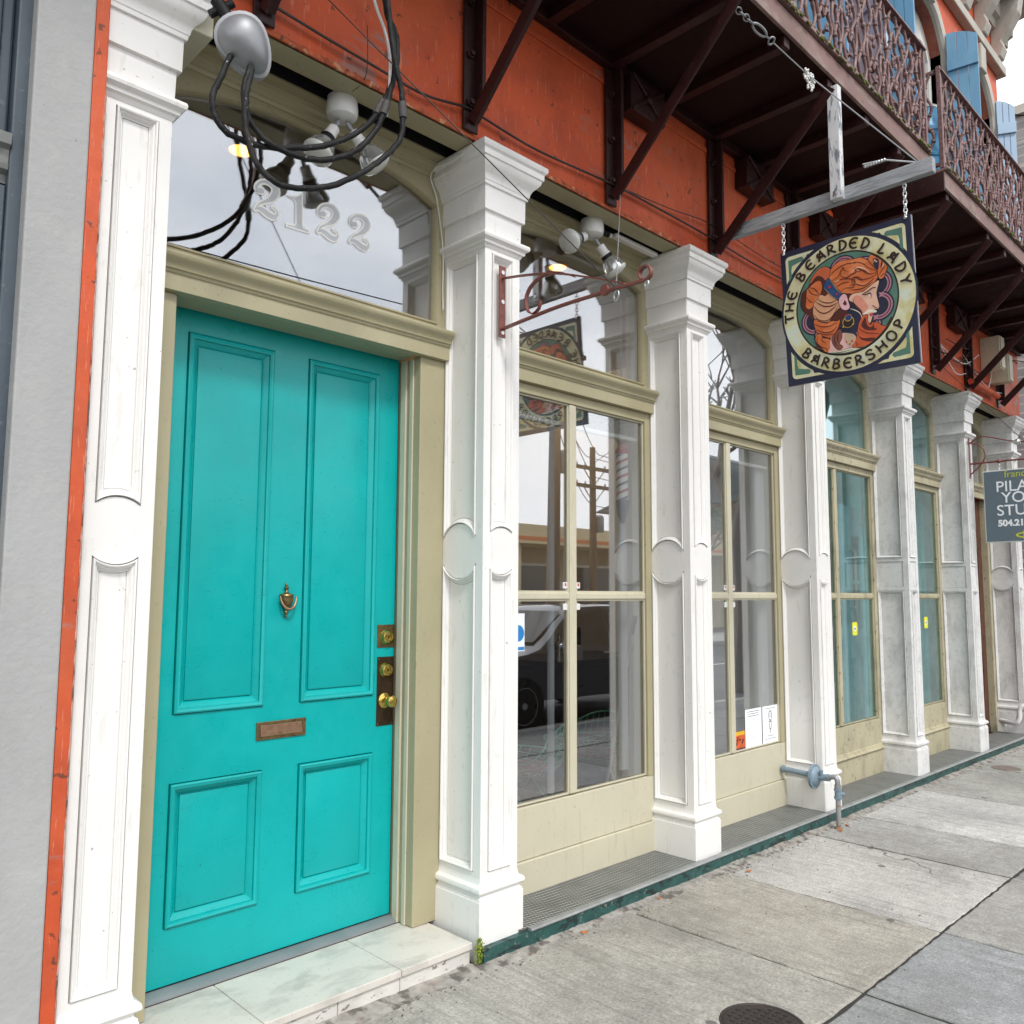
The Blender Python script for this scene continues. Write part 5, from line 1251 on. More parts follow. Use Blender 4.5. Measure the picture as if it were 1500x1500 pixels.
# ---- pilates sign on its own bracket
PS = thing('studio_sign', 'grey hanging sign with white lettering for a pilates yoga studio', 'sign', (9.15, -.45, 2.08))
px_ = 9.15; y0, y1, z0, z1 = -.112, -.80, 2.090, 2.785
B('frame', PLASTIC, PS, px_-.010, px_+.012, y1-.010, y0+.010, z0-.010, z1+.010, .002)
B('face', flat('sign_slate', (98, 112, 122), .5, .04), PS, px_-.013, px_-.0102, y1, y0, z0, z1, 0)
def pt_(a, b): return (px_-.0145, y0-a, z0+b)
WT = flat('studio_white', (240, 243, 250)); YT = flat('studio_yellow', (196, 204, 50))
for txt, s_, a, b, M_, wt in (('PILATES', .148, .100, .490, WT, .001), ('YOGA', .148, .146, .379, WT, .001), ('STUDIO', .148, .100, .254, WT, .001), ('504.218', .084, .107, .150, WT, .004), ('franc', .092, .180, .628, YT, .0)):
    m = MB(); textmesh(txt, s_, (lambda u, v, a=a, b=b: pt_(a+u, b+v)), m, wt); m.build('lettering', M_, PS)
m = MB()
for rx, ry in ((.075, .028),):
    o_ = [(.33+rx*math.cos(6.283*k/28), .055+ry*math.sin(6.283*k/28)) for k in range(28)]; i_ = [(.33+rx*.7*math.cos(6.283*k/28), .055+ry*.5*math.sin(6.283*k/28)) for k in range(28)]
    m.plate(o_, [i_], lambda a, b, d: (px_-.0145-d, y0-a, z0+b), 0, .0002)
m.plate([(.32, .015), (.335, .015), (.335, .10), (.32, .10)], [], lambda a, b, d: (px_-.0149-d, y0-a, z0+b), 0, .0002).build('logo', YT, PS)
for y in (-.25, -.66):
    chain(PS, (px_, y, 2.875), (px_, y, 2.80), CHROME, .003, .026)
pbk = thing('sign_bracket', 'dark iron bracket with curved brace carrying the studio sign', 'bracket', (9.15, -.4, 2.8))
B('wall_plate', RUST, pbk, 9.135, 9.165, .0085, .0155, 2.74, 3.18, .001)
MB().tube([(9.15, .005, 2.885), (9.15, -.95, 2.885)], .009, 8).tube(spline([Vector((9.15, y, z)) for y, z in ((.005, 2.78), (-.08, 2.86), (-.13, 2.95), (-.10, 3.05), (.005, 3.10))]), .007, 8).tube(spline([Vector((9.15, y, z)) for y, z in ((.005, 3.10), (-.12, 3.15), (-.35, 3.08), (-.52, 3.05))]), .006, 8).build('arm', RUST, pbk, smooth=50)
MB().ball((9.15, -.25, 2.886), .022, 8).ball((9.15, -.66, 2.886), .022, 8).build('knuckle', RUST, pbk, smooth=50)
wirething('stay_wire', [(8.25, -.02, 3.75), (9.15, -.48, 3.06)], .003, 'thin stay wire from the red beam to the studio sign bracket', sm=False)
MB_ = MB().tube([(9.15, -.46+.03*math.cos(a), 3.07+.04*math.sin(a)) for a in [6.283*k/16 for k in range(16)]], .006, 7, True).ball((9.15, -.42, 3.06), .03, 8)
MB_.build('insulator', CHROME, pbk, smooth=50)

# ---- notices and stickers on the glass
PAPER = flat('notice_paper', (244, 247, 250), .6, .02); INK = flat('notice_ink', (70, 80, 100)); 
GYP = .3160
def notice(name, xa, xb, z0, z1, lab, M=PAPER):
    t = thing(name, lab, 'notice', ((xa+xb)/2, GYP, z0), 'papers taped on the window glass')
    B('sheet', M, t, xa, xb, GYP, GYP+.0008, z0, z1, 0)
    return t
GY = GYP-.0002
t = notice('paper_notice', 5.178, 5.398, .515, .775, 'white paper notice with a thin ring emblem beside the orange flyer')
m = MB(); fl = lambda a, b, d: (a, GY-d, b)
m.plate(disc(.062, 5.288, .64, 30), [disc(.0605, 5.288, .64, 30)], fl, 0, .0001); m.plate(disc(.045, 5.288, .64, 30), [disc(.0437, 5.288, .64, 30)], fl, 0, .0001)
for k, (wd, z) in enumerate(((.16, .755), (.13, .74), (.14, .725))): m.plate([(5.288-wd/2, z), (5.288+wd/2, z), (5.288+wd/2, z+.004), (5.288-wd/2, z+.004)], [], fl, 0, .0001)
m.build('print', INK, t)
t = notice('paper_notice', 5.412, 5.632, .515, .775, 'white paper notice with a dark microphone drawing next to the drape')
m = MB()
m.plate([(5.52+.024*math.cos(a), .705+.036*math.sin(a)) for a in [6.283*k/24 for k in range(24)]], [[(5.52+.018*math.cos(a), .705+.029*math.sin(a)) for a in [6.283*k/24 for k in range(24)]]], fl, 0, .0001)
m.plate([(5.50, .668), (5.54, .668), (5.532, .612), (5.508, .612)], [[(5.507, .662), (5.533, .662), (5.527, .618), (5.513, .618)]], fl, 0, .0001)
m.plate([(5.516, .611), (5.524, .611), (5.523, .585), (5.517, .585)], [], fl, 0, .0001)
for z in (.70, .715): m.plate([(5.503, z), (5.537, z), (5.537, z+.003), (5.503, z+.003)], [], fl, .0002, .0003)
for wd, z in ((.14, .755), (.09, .565), (.16, .545)): m.plate([(5.52-wd/2, z), (5.52+wd/2, z), (5.52+wd/2, z+.003), (5.52-wd/2, z+.003)], [], fl, 0, .0001)
m.build('print', INK, t)
t = notice('event_flyer', 5.045, 5.168, .505, .640, 'small orange and yellow flyer in the corner beside the muntin', flat('flyer_orange', (206, 92, 38), .5, .3))
m = MB().plate([(5.045, .615), (5.168, .615), (5.168, .640), (5.045, .640)], [], fl, 0, .0001); m.build('band', flat('flyer_yellow', (226, 176, 40)), t)
m = MB().plate([(5.045, .505), (5.168, .505), (5.168, .530), (5.045, .530)], [], fl, 0, .0001); m.build('band', flat('flyer_navy', (44, 36, 60)), t)
m = MB(); rnd = random.Random(8)
for k in range(7):
    cx, cz = 5.06+rnd.random()*.095, .545+rnd.random()*.055; m.plate([(cx+.014*rnd.uniform(.5, 1.3)*math.cos(q), cz+.010*rnd.uniform(.5, 1.3)*math.sin(q)) for q in [6.283*j/7 for j in range(7)]], [], fl, .0001+k*.00005, .00012+k*.00005)
m.build('print', flat('flyer_dark', (90, 30, 24)), t)
t = thing('window_sticker', 'blue and white sticker on the barber window beside the pillar', 'sticker', (2.99, GYP, 1.27))
B('sheet', flat('sticker_white', (235, 240, 245)), t, 2.93, 3.035, GYP, GYP+.0006, 1.27, 1.46, 0)
m = MB().plate(disc(.042, 2.99, 1.36, 24), [], fl, 0, .0001).plate([(2.932, 1.275), (3.033, 1.275), (3.033, 1.292), (2.932, 1.292)], [], fl, 0, .0001); m.build('print', flat('sticker_blue', (40, 130, 200)), t)
for x, z, lab in ((6.985, 1.277, 'yellow alarm sticker on the stained window showing the pale blue inner door'), (8.62, 1.293, 'yellow alarm sticker on the stained window next to the brown door')):
    t = thing('alarm_sticker', lab, 'sticker', (x, .316, z-.05))
    m = MB(); r_ = .02; o_ = []
    for cx, cy, a0 in ((.032, .035, 0), (-.032, .035, 90), (-.032, -.035, 180), (.032, -.035, 270)):
        for k in range(5): o_.append((x+cx+r_*.9*math.cos(R(a0+k*22.5)), z+cy+r_*math.sin(R(a0+k*22.5))))
    m.plate(o_, [], fxz, .3165, .3175).build('sheet', flat('alarm_yellow', (225, 225, 50)), t)
    MB().plate(disc(.024, x, z, 20), [], fxz, .3163, .31645).build('badge', flat('alarm_white', (240, 242, 245)), t)
    MB().plate(disc(.012, x, z, 16), [], fxz, .3160, .31615).build('badge_dot', flat('alarm_blue', (40, 70, 150)), t)
# alarm contacts at the muntin crossings
for i_, (mu, nm) in enumerate((((PX[1]+PW-.0185+PX[2]+.0185)/2-.005, 'barber window'), ((PX[2]+PW-.0185+PX[3]+.0185)/2-.005, 'paper notice window'))):
    for sx, sn_ in ((-1, 'left'), (1, 'right')):
        for z, zn in ((1.605, 'above'), (1.49, 'below')):
            t = thing('alarm_contact', 'white alarm contact %s the cross bar %s of the muntin, %s' % (zn, sn_, nm), 'alarm contact', (mu+sx*.052, .312, z-.016), 'white alarm contacts on the panes')
            B('case', PLASTIC, t, mu+sx*.052-.016, mu+sx*.052+.016, .3075, .3175, z-.017, z+.017, .002)
            if z > 1.55: B('mark', flat('contact_red', (190, 60, 60)), t, mu+sx*.052-.005, mu+sx*.052+.007, .3070, .3073, z-.004, z+.012, 0)
            MB().tube([(mu+sx*.05, .312, z-.017*(1 if z > 1.55 else -1)), (mu+sx*.043, .311, z-.027*(1 if z > 1.55 else -1)), (mu+sx*.036, .309, z-.033*(1 if z > 1.55 else -1))], .002, 5).build('lead', PLASTIC, t)

# ---- gas regulator piping at the third pillar
g = thing('gas_regulator', 'blue-grey gas regulator with pipe and rusty riser in front of a white pillar', 'gas regulator', (5.6, -.1, 0))
GX = 5.612
MB().tube([(GX, .282, .33), (GX, .07, .32)], .019, 14).lathe([(.026, 0), (.026, .01), (.02, .012)], (GX, .278, .33), (0, -1, 0), 16).build('inlet_pipe', GASBLUE, g, smooth=40)
MB().lathe([(.0, -.034), (.036, -.033), (.058, -.022), (.068, -.010), (.082, -.009), (.082, .009), (.068, .010), (.058, .022), (.036, .034), (.02, .036), (.0, .037)], (GX, .045, .312), (0, -1, 0), 26).build('diaphragm_case', GASBLUE, g, smooth=30)
for k in range(8):
    a = 6.283*k/8; MB().lathe([(.006, -.012), (.006, .012)], (GX+.075*math.cos(a), .045, .312+.075*math.sin(a)), (0, -1, 0), 6).build('bolt', GASBLUE, g)
MB().tube([(GX, .015, .312), (GX, -.045, .318)], .023, 16).tube([(GX, -.045, .318), (GX, -.062, .32)], .027, 6).build('outlet_boss', GASBLUE, g, smooth=35)
MB().tube([(GX-.01, -.01, .33), (GX-.012, -.012, .365)], .013, 10).build('vent', GASBLUE, g, smooth=35)
MB().tube(spline([Vector(p) for p in ((GX, -.062, .322), (GX, -.09, .330), (GX, -.108, .325), (GX, -.118, .305), (GX, -.118, .28))], 5), .017, 14).lathe([(.022, 0), (.022, .02)], (GX, -.118, .262), (0, 0, 1), 14).build('elbow', METAL, g, smooth=45)
MB().tube([(GX, -.118, .262), (GX, -.118, .185)], .021, 14).tube([(GX, -.118, .225), (GX+.02, -.155, .222)], .013, 10).tube([(GX, -.118, .256), (GX, -.118, .243)], .026, 6).tube([(GX, -.118, .205), (GX, -.118, .19)], .026, 6).build('shutoff_valve', GASBLUE, g, smooth=35)
MB().tube([(GX, -.118, .185), (GX, -.118, -.01)], .0165, 14).lathe([(.03, .0), (.028, .012), (.018, .016)], (GX, -.118, -.008), (0, 0, 1), 16).build('riser', GASRISER, g, smooth=40)
g2 = thing('gas_meter_piping', 'white pipe trap with a dark green round regulator at the last pillar', 'gas piping', (10.5, -.05, .1))
MB().tube(spline([Vector(p) for p in ((10.56, .24, .165), (10.50, .15, .165), (10.46, .06, .17), (10.46, .03, .22), (10.46, .02, .32), (10.47, -.02, .36), (10.52, -.08, .365), (10.75, -.12, .365))], 4), .026, 12).build('white_pipe', PLASTIC, g2, smooth=50)
MB().lathe([(.0, -.04), (.05, -.035), (.085, -.01), (.09, .0), (.085, .02), (.04, .045), (.0, .05)], (10.66, -.15, .25), (-.4, -1, 0), 24).tube([(10.66, -.12, .36), (10.66, -.14, .30)], .02, 10).build('regulator', mat('dark_green_enamel', (.03, .085, .10), .3, .2, var=.2), g2, smooth=35)
MB().tube([(10.56, .20, .10), (10.56, .23, .16)], .022, 12).build('pipe_foot', PLASTIC, g2)

# ---- manhole covers, weed, litter
def cover(cx, cy, r, M, lab):
    z = gz(cx)
    t = thing('utility_cover', lab, 'manhole cover', (cx, cy, z))
    MB().lathe([(r, -.004), (r, .004), (r*.93, .005), (r*.92, .0025)], (cx, cy, z), n=40).build('rim', M, t, smooth=25)
    m = MB().lathe([(r*.91, -.003), (r*.91, .0035), (.0, .0038)], (cx, cy, z), n=40)
    m.build('lid', M, t, smooth=25)
    m = MB()
    for k in range(-4, 5):
        for q in range(-4, 5):
            if (k*k+q*q)*.19**2 < .62: m.box(cx+k*r*.19-r*.05, cx+k*r*.19+r*.05, cy+q*r*.19-r*.05, cy+q*r*.19+r*.05, z+.0036, z+.0058)
    m.build('tread_pattern', M, t, bevel=.001)
CAST = mat('cast_iron_cover', (.045, .035, .032), .5, .5, var=.25, vs=25, bump=.4, bs=120)
cover(2.865, -1.065, .152, CAST, 'dark round cast iron cover set in the pavement slab')
cover(8.78, -.275, .12, mat('tan_cover', (.20, .165, .14), .7, var=.15, vs=15, bump=.3), 'tan round cover set in the pale pavement near the worn pillars')
wd_ = thing('weed', 'yellow-green weed sprouting at the corner of the marble step', 'plant', (2.432, -.015, .02))
LEAF = mat('weed_leaf', (.20, .26, .02), .6, var=.4, vs=60)
rnd = random.Random(12); m = MB()
for k in range(170):
    z = .014+rnd.random()**.8*.115; cx, cy = 2.434+rnd.gauss(0, .010)-(.02*rnd.random() if z < .03 else 0), -.012-abs(rnd.gauss(0, .008)); s_ = rnd.uniform(.004, .009)
    a = Vector((rnd.uniform(-1, 1), rnd.uniform(-1, .2), rnd.uniform(-.6, 1))).normalized(); b = a.orthogonal().normalized(); c_ = a.cross(b)
    p = Vector((cx, cy, z)); m.add([p-b*s_, p+c_*s_*.6+a*.002, p+b*s_, p-c_*s_*.6+a*.002], [(0, 1, 2, 3)])
o = m.build('leaves', LEAF, wd_)
MB().tube([(2.433, -.008, .01), (2.435, -.010, .07), (2.432, -.012, .13)], .002, 5).build('stem', LEAF, wd_)
DRY = flat('dry_leaf', (176, 104, 52))
LFS = [(3.02, -.09, 'beside the green kerb near the marble step'), (3.62, -.075, 'by the crack in the pavement beside the green kerb'), (4.36, -.16, 'beyond the pavement joint past the second pillar'), (5.72, -.13, 'just past the rusty gas riser'), (5.56, -.15, 'at the foot of the rusty gas riser')]
for x, y, lab in LFS:
    m = MB(); a = rnd.random()*6.28
    ring = [(x+.018*math.cos(q)*math.cos(a)-.009*math.sin(q)*math.sin(a), y+.018*math.cos(q)*math.sin(a)+.009*math.sin(q)*math.cos(a), gz(x)+.006+.004*math.cos(2*q)) for q in [6.283*j/12 for j in range(12)]]
    m.loft([ring, [(p[0], p[1], p[2]+.001) for p in ring]]); tag(m.build('fallen_leaf', DRY), 'small orange dry leaf '+lab, 'leaf', 'dry leaves on the pavement')
# ---- things on and under the second balcony
t = thing('water_barrel', 'bright blue plastic barrel at the end of the second balcony', 'barrel', (6.35, -.60, 4.576))
BARREL = mat('blue_barrel_plastic', (.03, .22, .42), .35, var=.1)
MB().lathe([(.13, 0), (.15, .02), (.15, .18), (.156, .19), (.156, .21), (.15, .22), (.15, .38), (.156, .39), (.156, .41), (.15, .42), (.14, .56), (.12, .58)], (6.35, -.60, 4.5765), n=26).build('drum', BARREL, t, smooth=30)
MB().lathe([(.125, .5805), (.125, .60), (.0, .605)], (6.35, -.60, 4.5765), n=26).build('lid', PLASTIC, t, smooth=30)
for xa, xb, z0, z1, y, lab in ((9.58, 9.72, 3.93, 4.28, -.20, 'tall cream cable box on the red beam beyond the second balcony bracket'), (9.86, 9.99, 3.84, 4.14, -.20, 'shorter cream cable box on the red beam above the brown door')):
    t = thing('cable_box', lab, 'box', ((xa+xb)/2, -.1, z0))
    B('case', SILL, t, xa, xb, y, -.0108, z0, z1, .006)
    B('cover', SILL, t, xa+.01, xb-.01, y-.012, y-.0005, z0+.01, z1-.01, .004)
rnd = random.Random(31)
for k in range(9):
    xa = 8.0+rnd.random()*1.2; xb = xa+.6+rnd.random()*.9; za, zb = 3.72+rnd.random()*.35, 3.72+rnd.random()*.35
    wirething('wall_cable', [(xa, -.05, za), ((xa+xb)/2, -.07, min(za, zb)-.08*rnd.random()), (xb, -.05, zb)], .006, 'cable in the tangle on the red beam above the brown door', PLASTIC if k % 2 else WIRE)['group'] = 'tangled cables by the cable boxes'
t = tag(MB().tube([(9.0, -.075, 3.70), (9.5, -.075, 3.70), (9.9, -.075, 3.70)], .028, 12).build('wall_conduit', RED, smooth=40), 'red painted conduit along the beam above the worn pillars', 'conduit')
for k in range(3):
    t = thing('string_lamp', 'round green glass string lamp hung under the second balcony', 'lamp', (10.3+k*.28, -.30, 4.0), 'green string lamps')
    MB().ball((10.3+k*.28, -.30, 4.02), .045, 10).build('globe', mat('green_glass_globe', (.25, .42, .10), .15, var=.1, coat=.5), t, smooth=60)
    MB().tube([(10.3+k*.28, -.30, 4.06), (10.3+k*.28, -.30, 4.1)], .016, 8).build('socket', RUBBER, t)
wirething('lamp_string', [(9.9, -.10, 4.12), (10.3, -.30, 4.10), (10.58, -.30, 4.10), (10.86, -.30, 4.10), (11.2, -.25, 4.2)], .005, 'dark cord carrying the green string lamps')

# ================================================================== NEIGHBOURS
nb = thing('grey_facade', 'neighbouring grey stucco front with slate blue woodwork left of the white pillar', 'building', (.2, 1, 0))
B('pilaster', GREY, nb, .612, .7735, -.024, .6, -.02, 9, .006)
MB().box(-3.5, .335, .10, .6, -.02, 9).build('wall', GREY, nb)
B('red_edge', RED, nb, .7740, .8150, -.021, .6, -.02, 9, .004)
jt = MB(); rnd = random.Random(2)
jt.loft([[(.8125+rnd.uniform(-.0015, .001), -.0212, z), (.8145+rnd.uniform(-.001, .001), -.0235-rnd.random()*.001, z), (.8172+rnd.random()*.001, -.018, z), (.8178, .02, z)] for z in [.34+k*.02 for k in range(140)]], False, False, closed=False)
jt.build('caulk_joint', mat('cracked_caulk', (.46, .27, .22), .8, var=.35, vs=30, bump=.7, bs=90, spots=[((.07, .04, .03), 40, .52, .6, (1, 1, .4), .85)]), nb, smooth=50)
sl = MB(); sl.box(.575, .6195, .03, .30, -.02, 9); sl.build('door_case', SLATE, nb, bevel=.006)
for a, b, y in ((.540, .574, .07), (.505, .538, .05), (.465, .503, .085), (.42, .463, .06), (.336, .418, .08)):
    B('fluted_trim', SLATE, nb, a, b, y, .12, 2.915, 9, .008)
MB().loft([[(x, y, z) for y, z in ((.12, 2.76), (.06, 2.765), (.055, 2.79), (.035, 2.80), (.03, 2.815), (.04, 2.82), (.035, 2.86), (.015, 2.87), (.01, 2.90), (.03, 2.912), (.12, 2.914))] for x in (.336, .5745)]).build('transom_moulding', mat('grey_trim_paint', (.20, .21, .20), .45, var=.15, bump=.2, spots=[((.35, .35, .32), 14, .55, .7, (1, 1, 1), .5)]), nb, smooth=25)
MB().plate([(.336, .1), (.574, .1), (.574, 2.755), (.336, 2.755)], [[(.336+.02, .2), (.555, .2), (.555, 2.735), (.356, 2.735)]], fxz, .045, .11).build('door_case', SLATE, nb, bevel=.004)
MB().loft([[(.356+i, .10-d, .2+i), (.555-i, .10-d, .2+i), (.555-i, .10-d, 2.735-i), (.356+i, .10-d, 2.735-i)] for i, d in ((0, .03), (.012, .02), (.02, .0), (.035, .0), (.04, .015))], cap0=False).build('recessed_panel', SLATE, nb, smooth=20)
rb = thing('brick_ruin', 'dark weathered grey brick building end wall far beyond the red storefront', 'building', (20, 4, 0))
MB().box(17.0, 26, -.4, 9, -.1, 10.45).build('wall', brickmat('ruin_brick', (.20, .20, .20), (.30, .29, .28), (.40, .39, .37), 1.6), rb)
MB().box(16.9, 26.1, -.5, 9.1, 10.451, 10.62).build('coping', STONE, rb)
for k in range(4):
    f_ = B('window', SLATE, rb, 16.95, 17.05, 1.0+k*1.9, 2.0+k*1.9, 6.5, 8.6, 0); B('sill', STONE, rb, 16.85, 17.04, .9+k*1.9, 2.1+k*1.9, 6.36, 6.495, 0)

# ---- across the street (seen in the window glass)
TAN = mat('tan_render', (.50, .42, .29), .8, var=.06); CRM = mat('cream_fascia', (.70, .58, .36), .6, var=.05); ORG = mat('orange_stripe', (.66, .20, .06), .5, var=.05)
ob = thing('low_shop', 'low tan shop with cream canopy and orange stripe across the street', 'building', (22, -22, 0))
B('wall', TAN, ob, 6, 42, -30, -19, -.1, 3.3, 0)
B('canopy', CRM, ob, 5.0, 43, -31, -17.2, 3.3, 4.0, .02)
B('stripe', ORG, ob, 4.99, 43.01, -17.21, -17.19, 3.42, 3.56, 0)
for k in range(9):
    f_ = B('window', mat('shop_dark_glass', (.03, .035, .04), .1, var=.1), ob, 7+k*3.7, 9.4+k*3.7, -19.03, -18.98, .7, 2.6, 0)
    B('frame', flat('shop_frame', (225, 222, 210)), ob, 6.9+k*3.7, 9.5+k*3.7, -19.02, -18.97, 2.601, 2.7, 0)
for k in range(6): B('canopy_post', CRM, ob, 7+k*6.8, 7.2+k*6.8, -17.6, -17.4, 0, 3.299, 0)
B('sign_panel', PLASTIC, ob, 12, 15.5, -17.16, -17.10, 3.62, 3.92, 0)
oh = thing('brick_house', 'two storey tan house behind the low shop across the street', 'building', (48, -24, 0))
B('wall', brickmat('house_brick', (.30, .16, .11), (.36, .20, .14), (.4, .38, .34), 2.0), oh, 44, 58, -32, -16, -.1, 7.0, 0)
MB().loft([[(43.5, -33, 7.0), (43.5, -15, 7.0), (43.5, -24, 10)], [(58.5, -33, 7.0), (58.5, -15, 7.0), (58.5, -24, 10)]]).build('roof', SLATE, oh)
for k in range(4):
    for z in (1, 4.2): B('window', mat('shop_dark_glass', (.03, .035, .04), .1), oh, 43.94, 44.02, -31+k*4, -29.6+k*4, z, z+1.8, 0)
POLE = mat('pole_timber', (.14, .095, .06), .85, var=.2, vs=4)
def pole(x, y, h, lean, r, arms, lab):
    t = thing('utility_pole', lab, 'utility pole', (x, y, -.05), 'utility poles across the street')
    top = Vector((x+lean*h, y, h))
    MB().tube([(x, y, -.1), (x+lean*h*.5, y, h*.5), top], r, 14, rs=[r*1.15, r, r*.8]).build('shaft', POLE, t, smooth=60)
    for z in arms:
        c_ = Vector((x+lean*z, y+.12, z))
        MB().bar(c_+Vector((-1.1, 0, 0)), c_+Vector((1.1, 0, 0)), .11, .12).build('crossarm', POLE, t)
        for q in (-1, -.55, .55, 1): MB().lathe([(.03, .06), (.045, .10), (.03, .16), (.0, .17)], c_+Vector((q, 0, 0)), n=10).build('insulator', PLASTIC, t, smooth=50)
        for q in (-1, 1): MB().bar(c_+Vector((q*.6, -.05, 0)), Vector((x+lean*(z-.6), y+.05, z-.6)), .03, .03).build('brace', METAL, t)
    if arms: MB().lathe([(.16, 0), (.19, .05), (.19, .55), (.12, .62), (.0, .64)], Vector((x+lean*(h*.55)+.32, y, h*.55)), n=16).build('transformer', METAL, t, smooth=40)
    return top
P1 = pole(16.35, -11.8, 8.8, .02, .17, [8.2], 'thick timber utility pole at the far kerb with one crossarm')
P2 = pole(22.85, -15.8, 6.8, -.004, .13, [6.0, 5.35], 'slim timber utility pole with two crossarms beside the low shop')
P3 = pole(-16, -11.9, 9.0, .0, .16, [8.3], 'timber utility pole far down the street beyond the grey facade')
k = 0
for dz, dx in ((8.4, -.9), (8.4, .9), (7.6, .4), (6.6, 0)):
    for A_, B__, sp_ in (((16.4, -11.8), (22.85, -15.8), 'from the thick pole to the slim pole'), ((16.4, -11.8), (-16, -11.9), 'from the thick pole back along the street'), ((22.85, -15.8), (60, -16), 'from the slim pole away past the low shop')):
        a = Vector((A_[0], A_[1]+dx*.3, dz-(1.9 if A_[0] > 20 else 0))); b = Vector((B__[0], B__[1]+dx*.3, dz-(1.9 if B__[0] > 20 else 0)))
        pts = [a.lerp(b, q/12)-Vector((0, 0, .55*4*(q/12)*(1-q/12))) for q in range(13)]
        o = tag(MB().tube(pts, .014, 5).build('overhead_wire', RUBBER), 'sagging overhead power wire '+sp_, 'wire', 'overhead wires '+sp_)
for a, b, lb in (((16.4, -11.8, 8.2), (1.75, -.25, 4.3), 'upper service wire from the thick pole to the looping cables'), ((16.4, -11.8, 7.6), (1.72, -.2, 4.15), 'lower service wire from the thick pole to the looping cables'), ((22.85, -15.8, 6.2), (10.75, .0, 7.3), 'service wire from the slim pole to the end of the red storefront')):
    a, b = Vector(a), Vector(b)
    pts = [a.lerp(b, q/12)-Vector((0, 0, .25*4*(q/12)*(1-q/12))) for q in range(13)]
    tag(MB().tube(pts, .012, 6).build('service_drop', RUBBER), lb, 'wire')

# ---- trees across the street
BARK = mat('tree_bark', (.12, .095, .075), .9, var=.2, vs=8)
def bare_tree(x, y, h, seed, lab, leaves=0):
    rnd = random.Random(seed); t = thing('street_tree', lab, 'tree', (x, y, 0)); m = MB(); tips = []
    def grow(p, d, ln, r, dep):
        q = p+d*ln; mid = p+d*ln*.5+Vector((rnd.uniform(-.05, .05), rnd.uniform(-.05, .05), 0))*ln
        m.tube([p, mid, q], r, 6 if dep > 2 else 4, rs=[r, r*.88, r*.72])
        if dep == 0: tips.append(q); return
        for k_ in range(rnd.choice((2, 3)) if dep < 5 else 3):
            nd = (d+Vector((rnd.uniform(-.75, .75), rnd.uniform(-.75, .75), rnd.uniform(-.25, .55)))).normalized()
            grow(q, nd, ln*rnd.uniform(.62, .82), r*.66, dep-1)
    grow(Vector((x, y, -.1)), Vector((rnd.uniform(-.06, .06), 0, 1)).normalized(), h*.30, h*.022, 6)
    m.build('trunk', BARK, t, smooth=60)
    if leaves:
        lm = MB()
        for k_ in range(leaves):
            p = rnd.choice(tips)+Vector((rnd.gauss(0, .22), rnd.gauss(0, .22), rnd.gauss(0, .2))); s_ = rnd.uniform(.05, .11)
            a = Vector((rnd.gauss(0, 1), rnd.gauss(0, 1), rnd.gauss(0, 1))).normalized(); b = a.orthogonal().normalized(); c_ = a.cross(b)
            lm.add([p-b*s_, p+c_*s_*.6, p+b*s_, p-c_*s_*.6], [(0, 1, 2, 3)])
        lm.build('crown', mat('tree_leaf', (.055, .085, .03), .7, var=.4, vs=3), t)
bare_tree(13.0, -4.35, 8.6, 5, 'bare street tree with fine twigs at the near kerb beyond the parked car')
bare_tree(26.0, -4.4, 8.0, 9, 'bare tree with pale bark on the near kerb far along the street')
bare_tree(31, -17.5, 6, 14, 'small leafy tree beside the low shop across the street', 5000)
bare_tree(38, -12.5, 8, 22, 'tall leafy tree far along the opposite kerb', 7000)

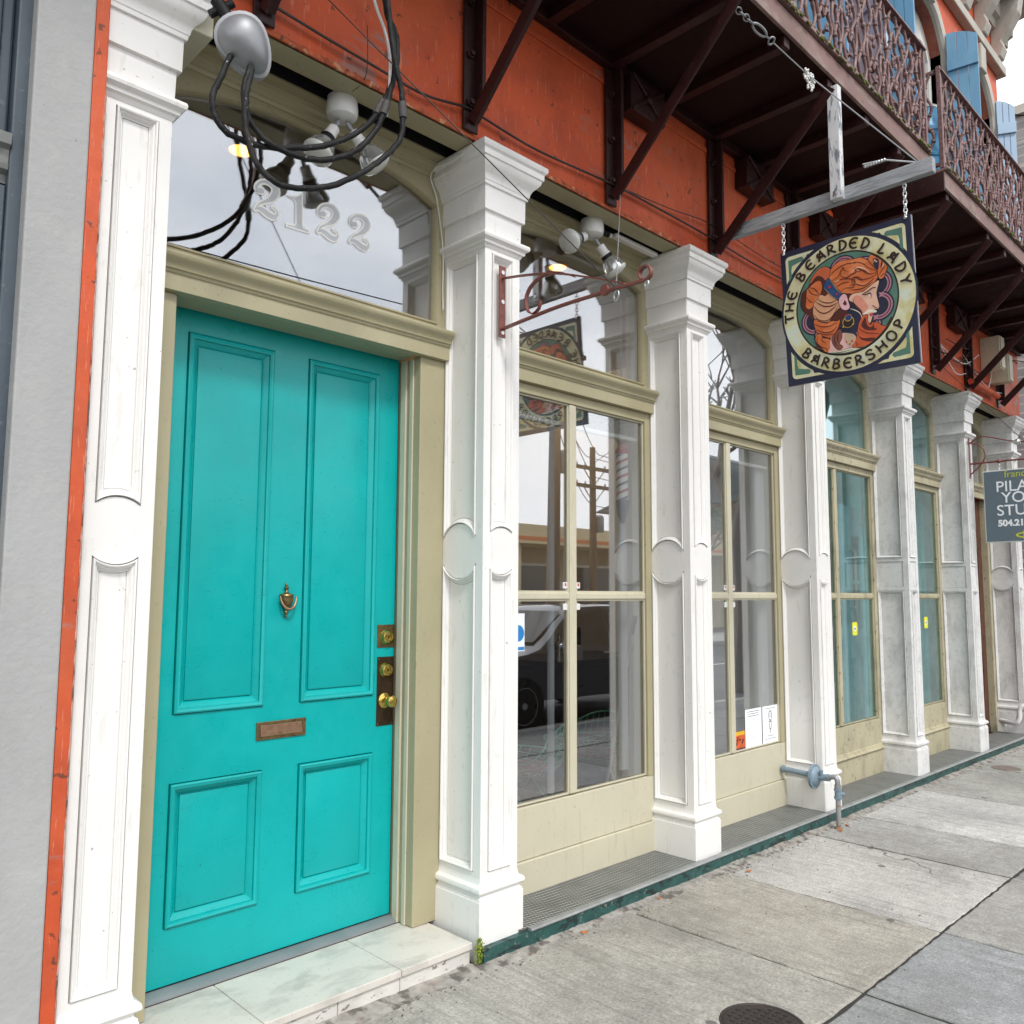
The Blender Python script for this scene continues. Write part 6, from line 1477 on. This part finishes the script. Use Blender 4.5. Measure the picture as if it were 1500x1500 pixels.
# ---- parked dark car at the near kerb
car = thing('parked_car', 'dark grey-blue crossover car parked at the kerb facing the shop', 'car', (8.5, -4.64, -.125))
CARP = mat('dark_car_paint', (.022, .028, .040), .28, .3, var=.05, coat=1., rvar=0)
cx0, cyc, cz = 6.2, -4.64, -.125
prof = [(0.02, .42), (.0, .62), (.10, .78), (.55, .92), (1.25, 1.02), (1.95, 1.44), (2.5, 1.53), (3.4, 1.50), (4.0, 1.36), (4.35, 1.05), (4.52, .98), (4.58, .6), (4.5, .36)]
def hw(z): return .90 if z < .95 else .90-(z-.95)*.42
m = MB(); rings = []
pl = spline([Vector(p) for p in prof], 3)
for sgn in (1,):
    secs = [[(cx0+p.x, cyc+s_*hw(p.y), cz+p.y) for p in pl] for s_ in (-1, -.97, -.5, 0, .5, .97, 1)]
    body = [[(cx0+p.x, cyc+k_*hw(p.y), cz+(p.y if abs(k_) < .98 else p.y-.02)) for p in pl] for k_ in (-1, -.9, 0, .9, 1)]
    m.loft(body, True, True, closed=True)
m.build('body', CARP, car, smooth=40)
for s_ in (-1, 1):
    yy = cyc+s_*.905
    def sp(a, z): return (cx0+a, cyc+s_*(hw(z)+.008), cz+z)
    for P in ([(1.42, 1.04), (2.02, 1.38), (2.5, 1.455), (2.62, 1.455), (2.60, 1.02)], [(2.70, 1.02), (2.70, 1.455), (3.3, 1.43), (3.62, 1.36), (3.70, 1.04)]):
        MB().add([sp(a, z) for a, z in P], [tuple(range(len(P)))]).build('side_window', CARGLASS, car)
    for a in (2.45, 3.50): MB().box(cx0+a, cx0+a+.16, yy-.02, yy+.02, cz+.90, cz+.925).build('door_handle', CHROME, car, bevel=.006)
    MB().ball((cx0+1.55, yy+s_*.08, cz+1.02), .10, 8, (.7, .9, .6)).build('mirror', CARP, car, smooth=60)
    for a in (.92, 3.62):
        w_ = MB().lathe([(.0, -.02), (.22, -.02), (.33, -.01), (.345, .03), (.345, .17), (.33, .21), (.2, .21)], (cx0+a, cyc+s_*.73, cz+.345), (0, s_, 0), 28).build('wheel', RUBBER, car, smooth=35)
        MB().lathe([(.21, .195), (.22, .212), (.19, .205), (.05, .19), (.04, .215), (.0, .22)], (cx0+a, cyc+s_*.73, cz+.345), (0, s_, 0), 28).build('rim', METAL, w_, smooth=35)
    MB().ball((cx0+.22, cyc+s_*.66, cz+.74), .14, 8, (1.2, .9, .5)).build('headlight', BULB, car, smooth=60)
    MB().ball((cx0+4.46, cyc+s_*.68, cz+.92), .12, 8, (.6, 1, .8)).build('tail_light', flat('tail_red', (150, 20, 20), .2), car, smooth=60)
MB().add([(cx0+1.30, cyc-.70, cz+1.075), (cx0+1.30, cyc+.70, cz+1.075), (cx0+1.93, cyc+.60, cz+1.45), (cx0+1.93, cyc-.60, cz+1.45)], [(0, 1, 2, 3)]).build('windscreen', CARGLASS, car)
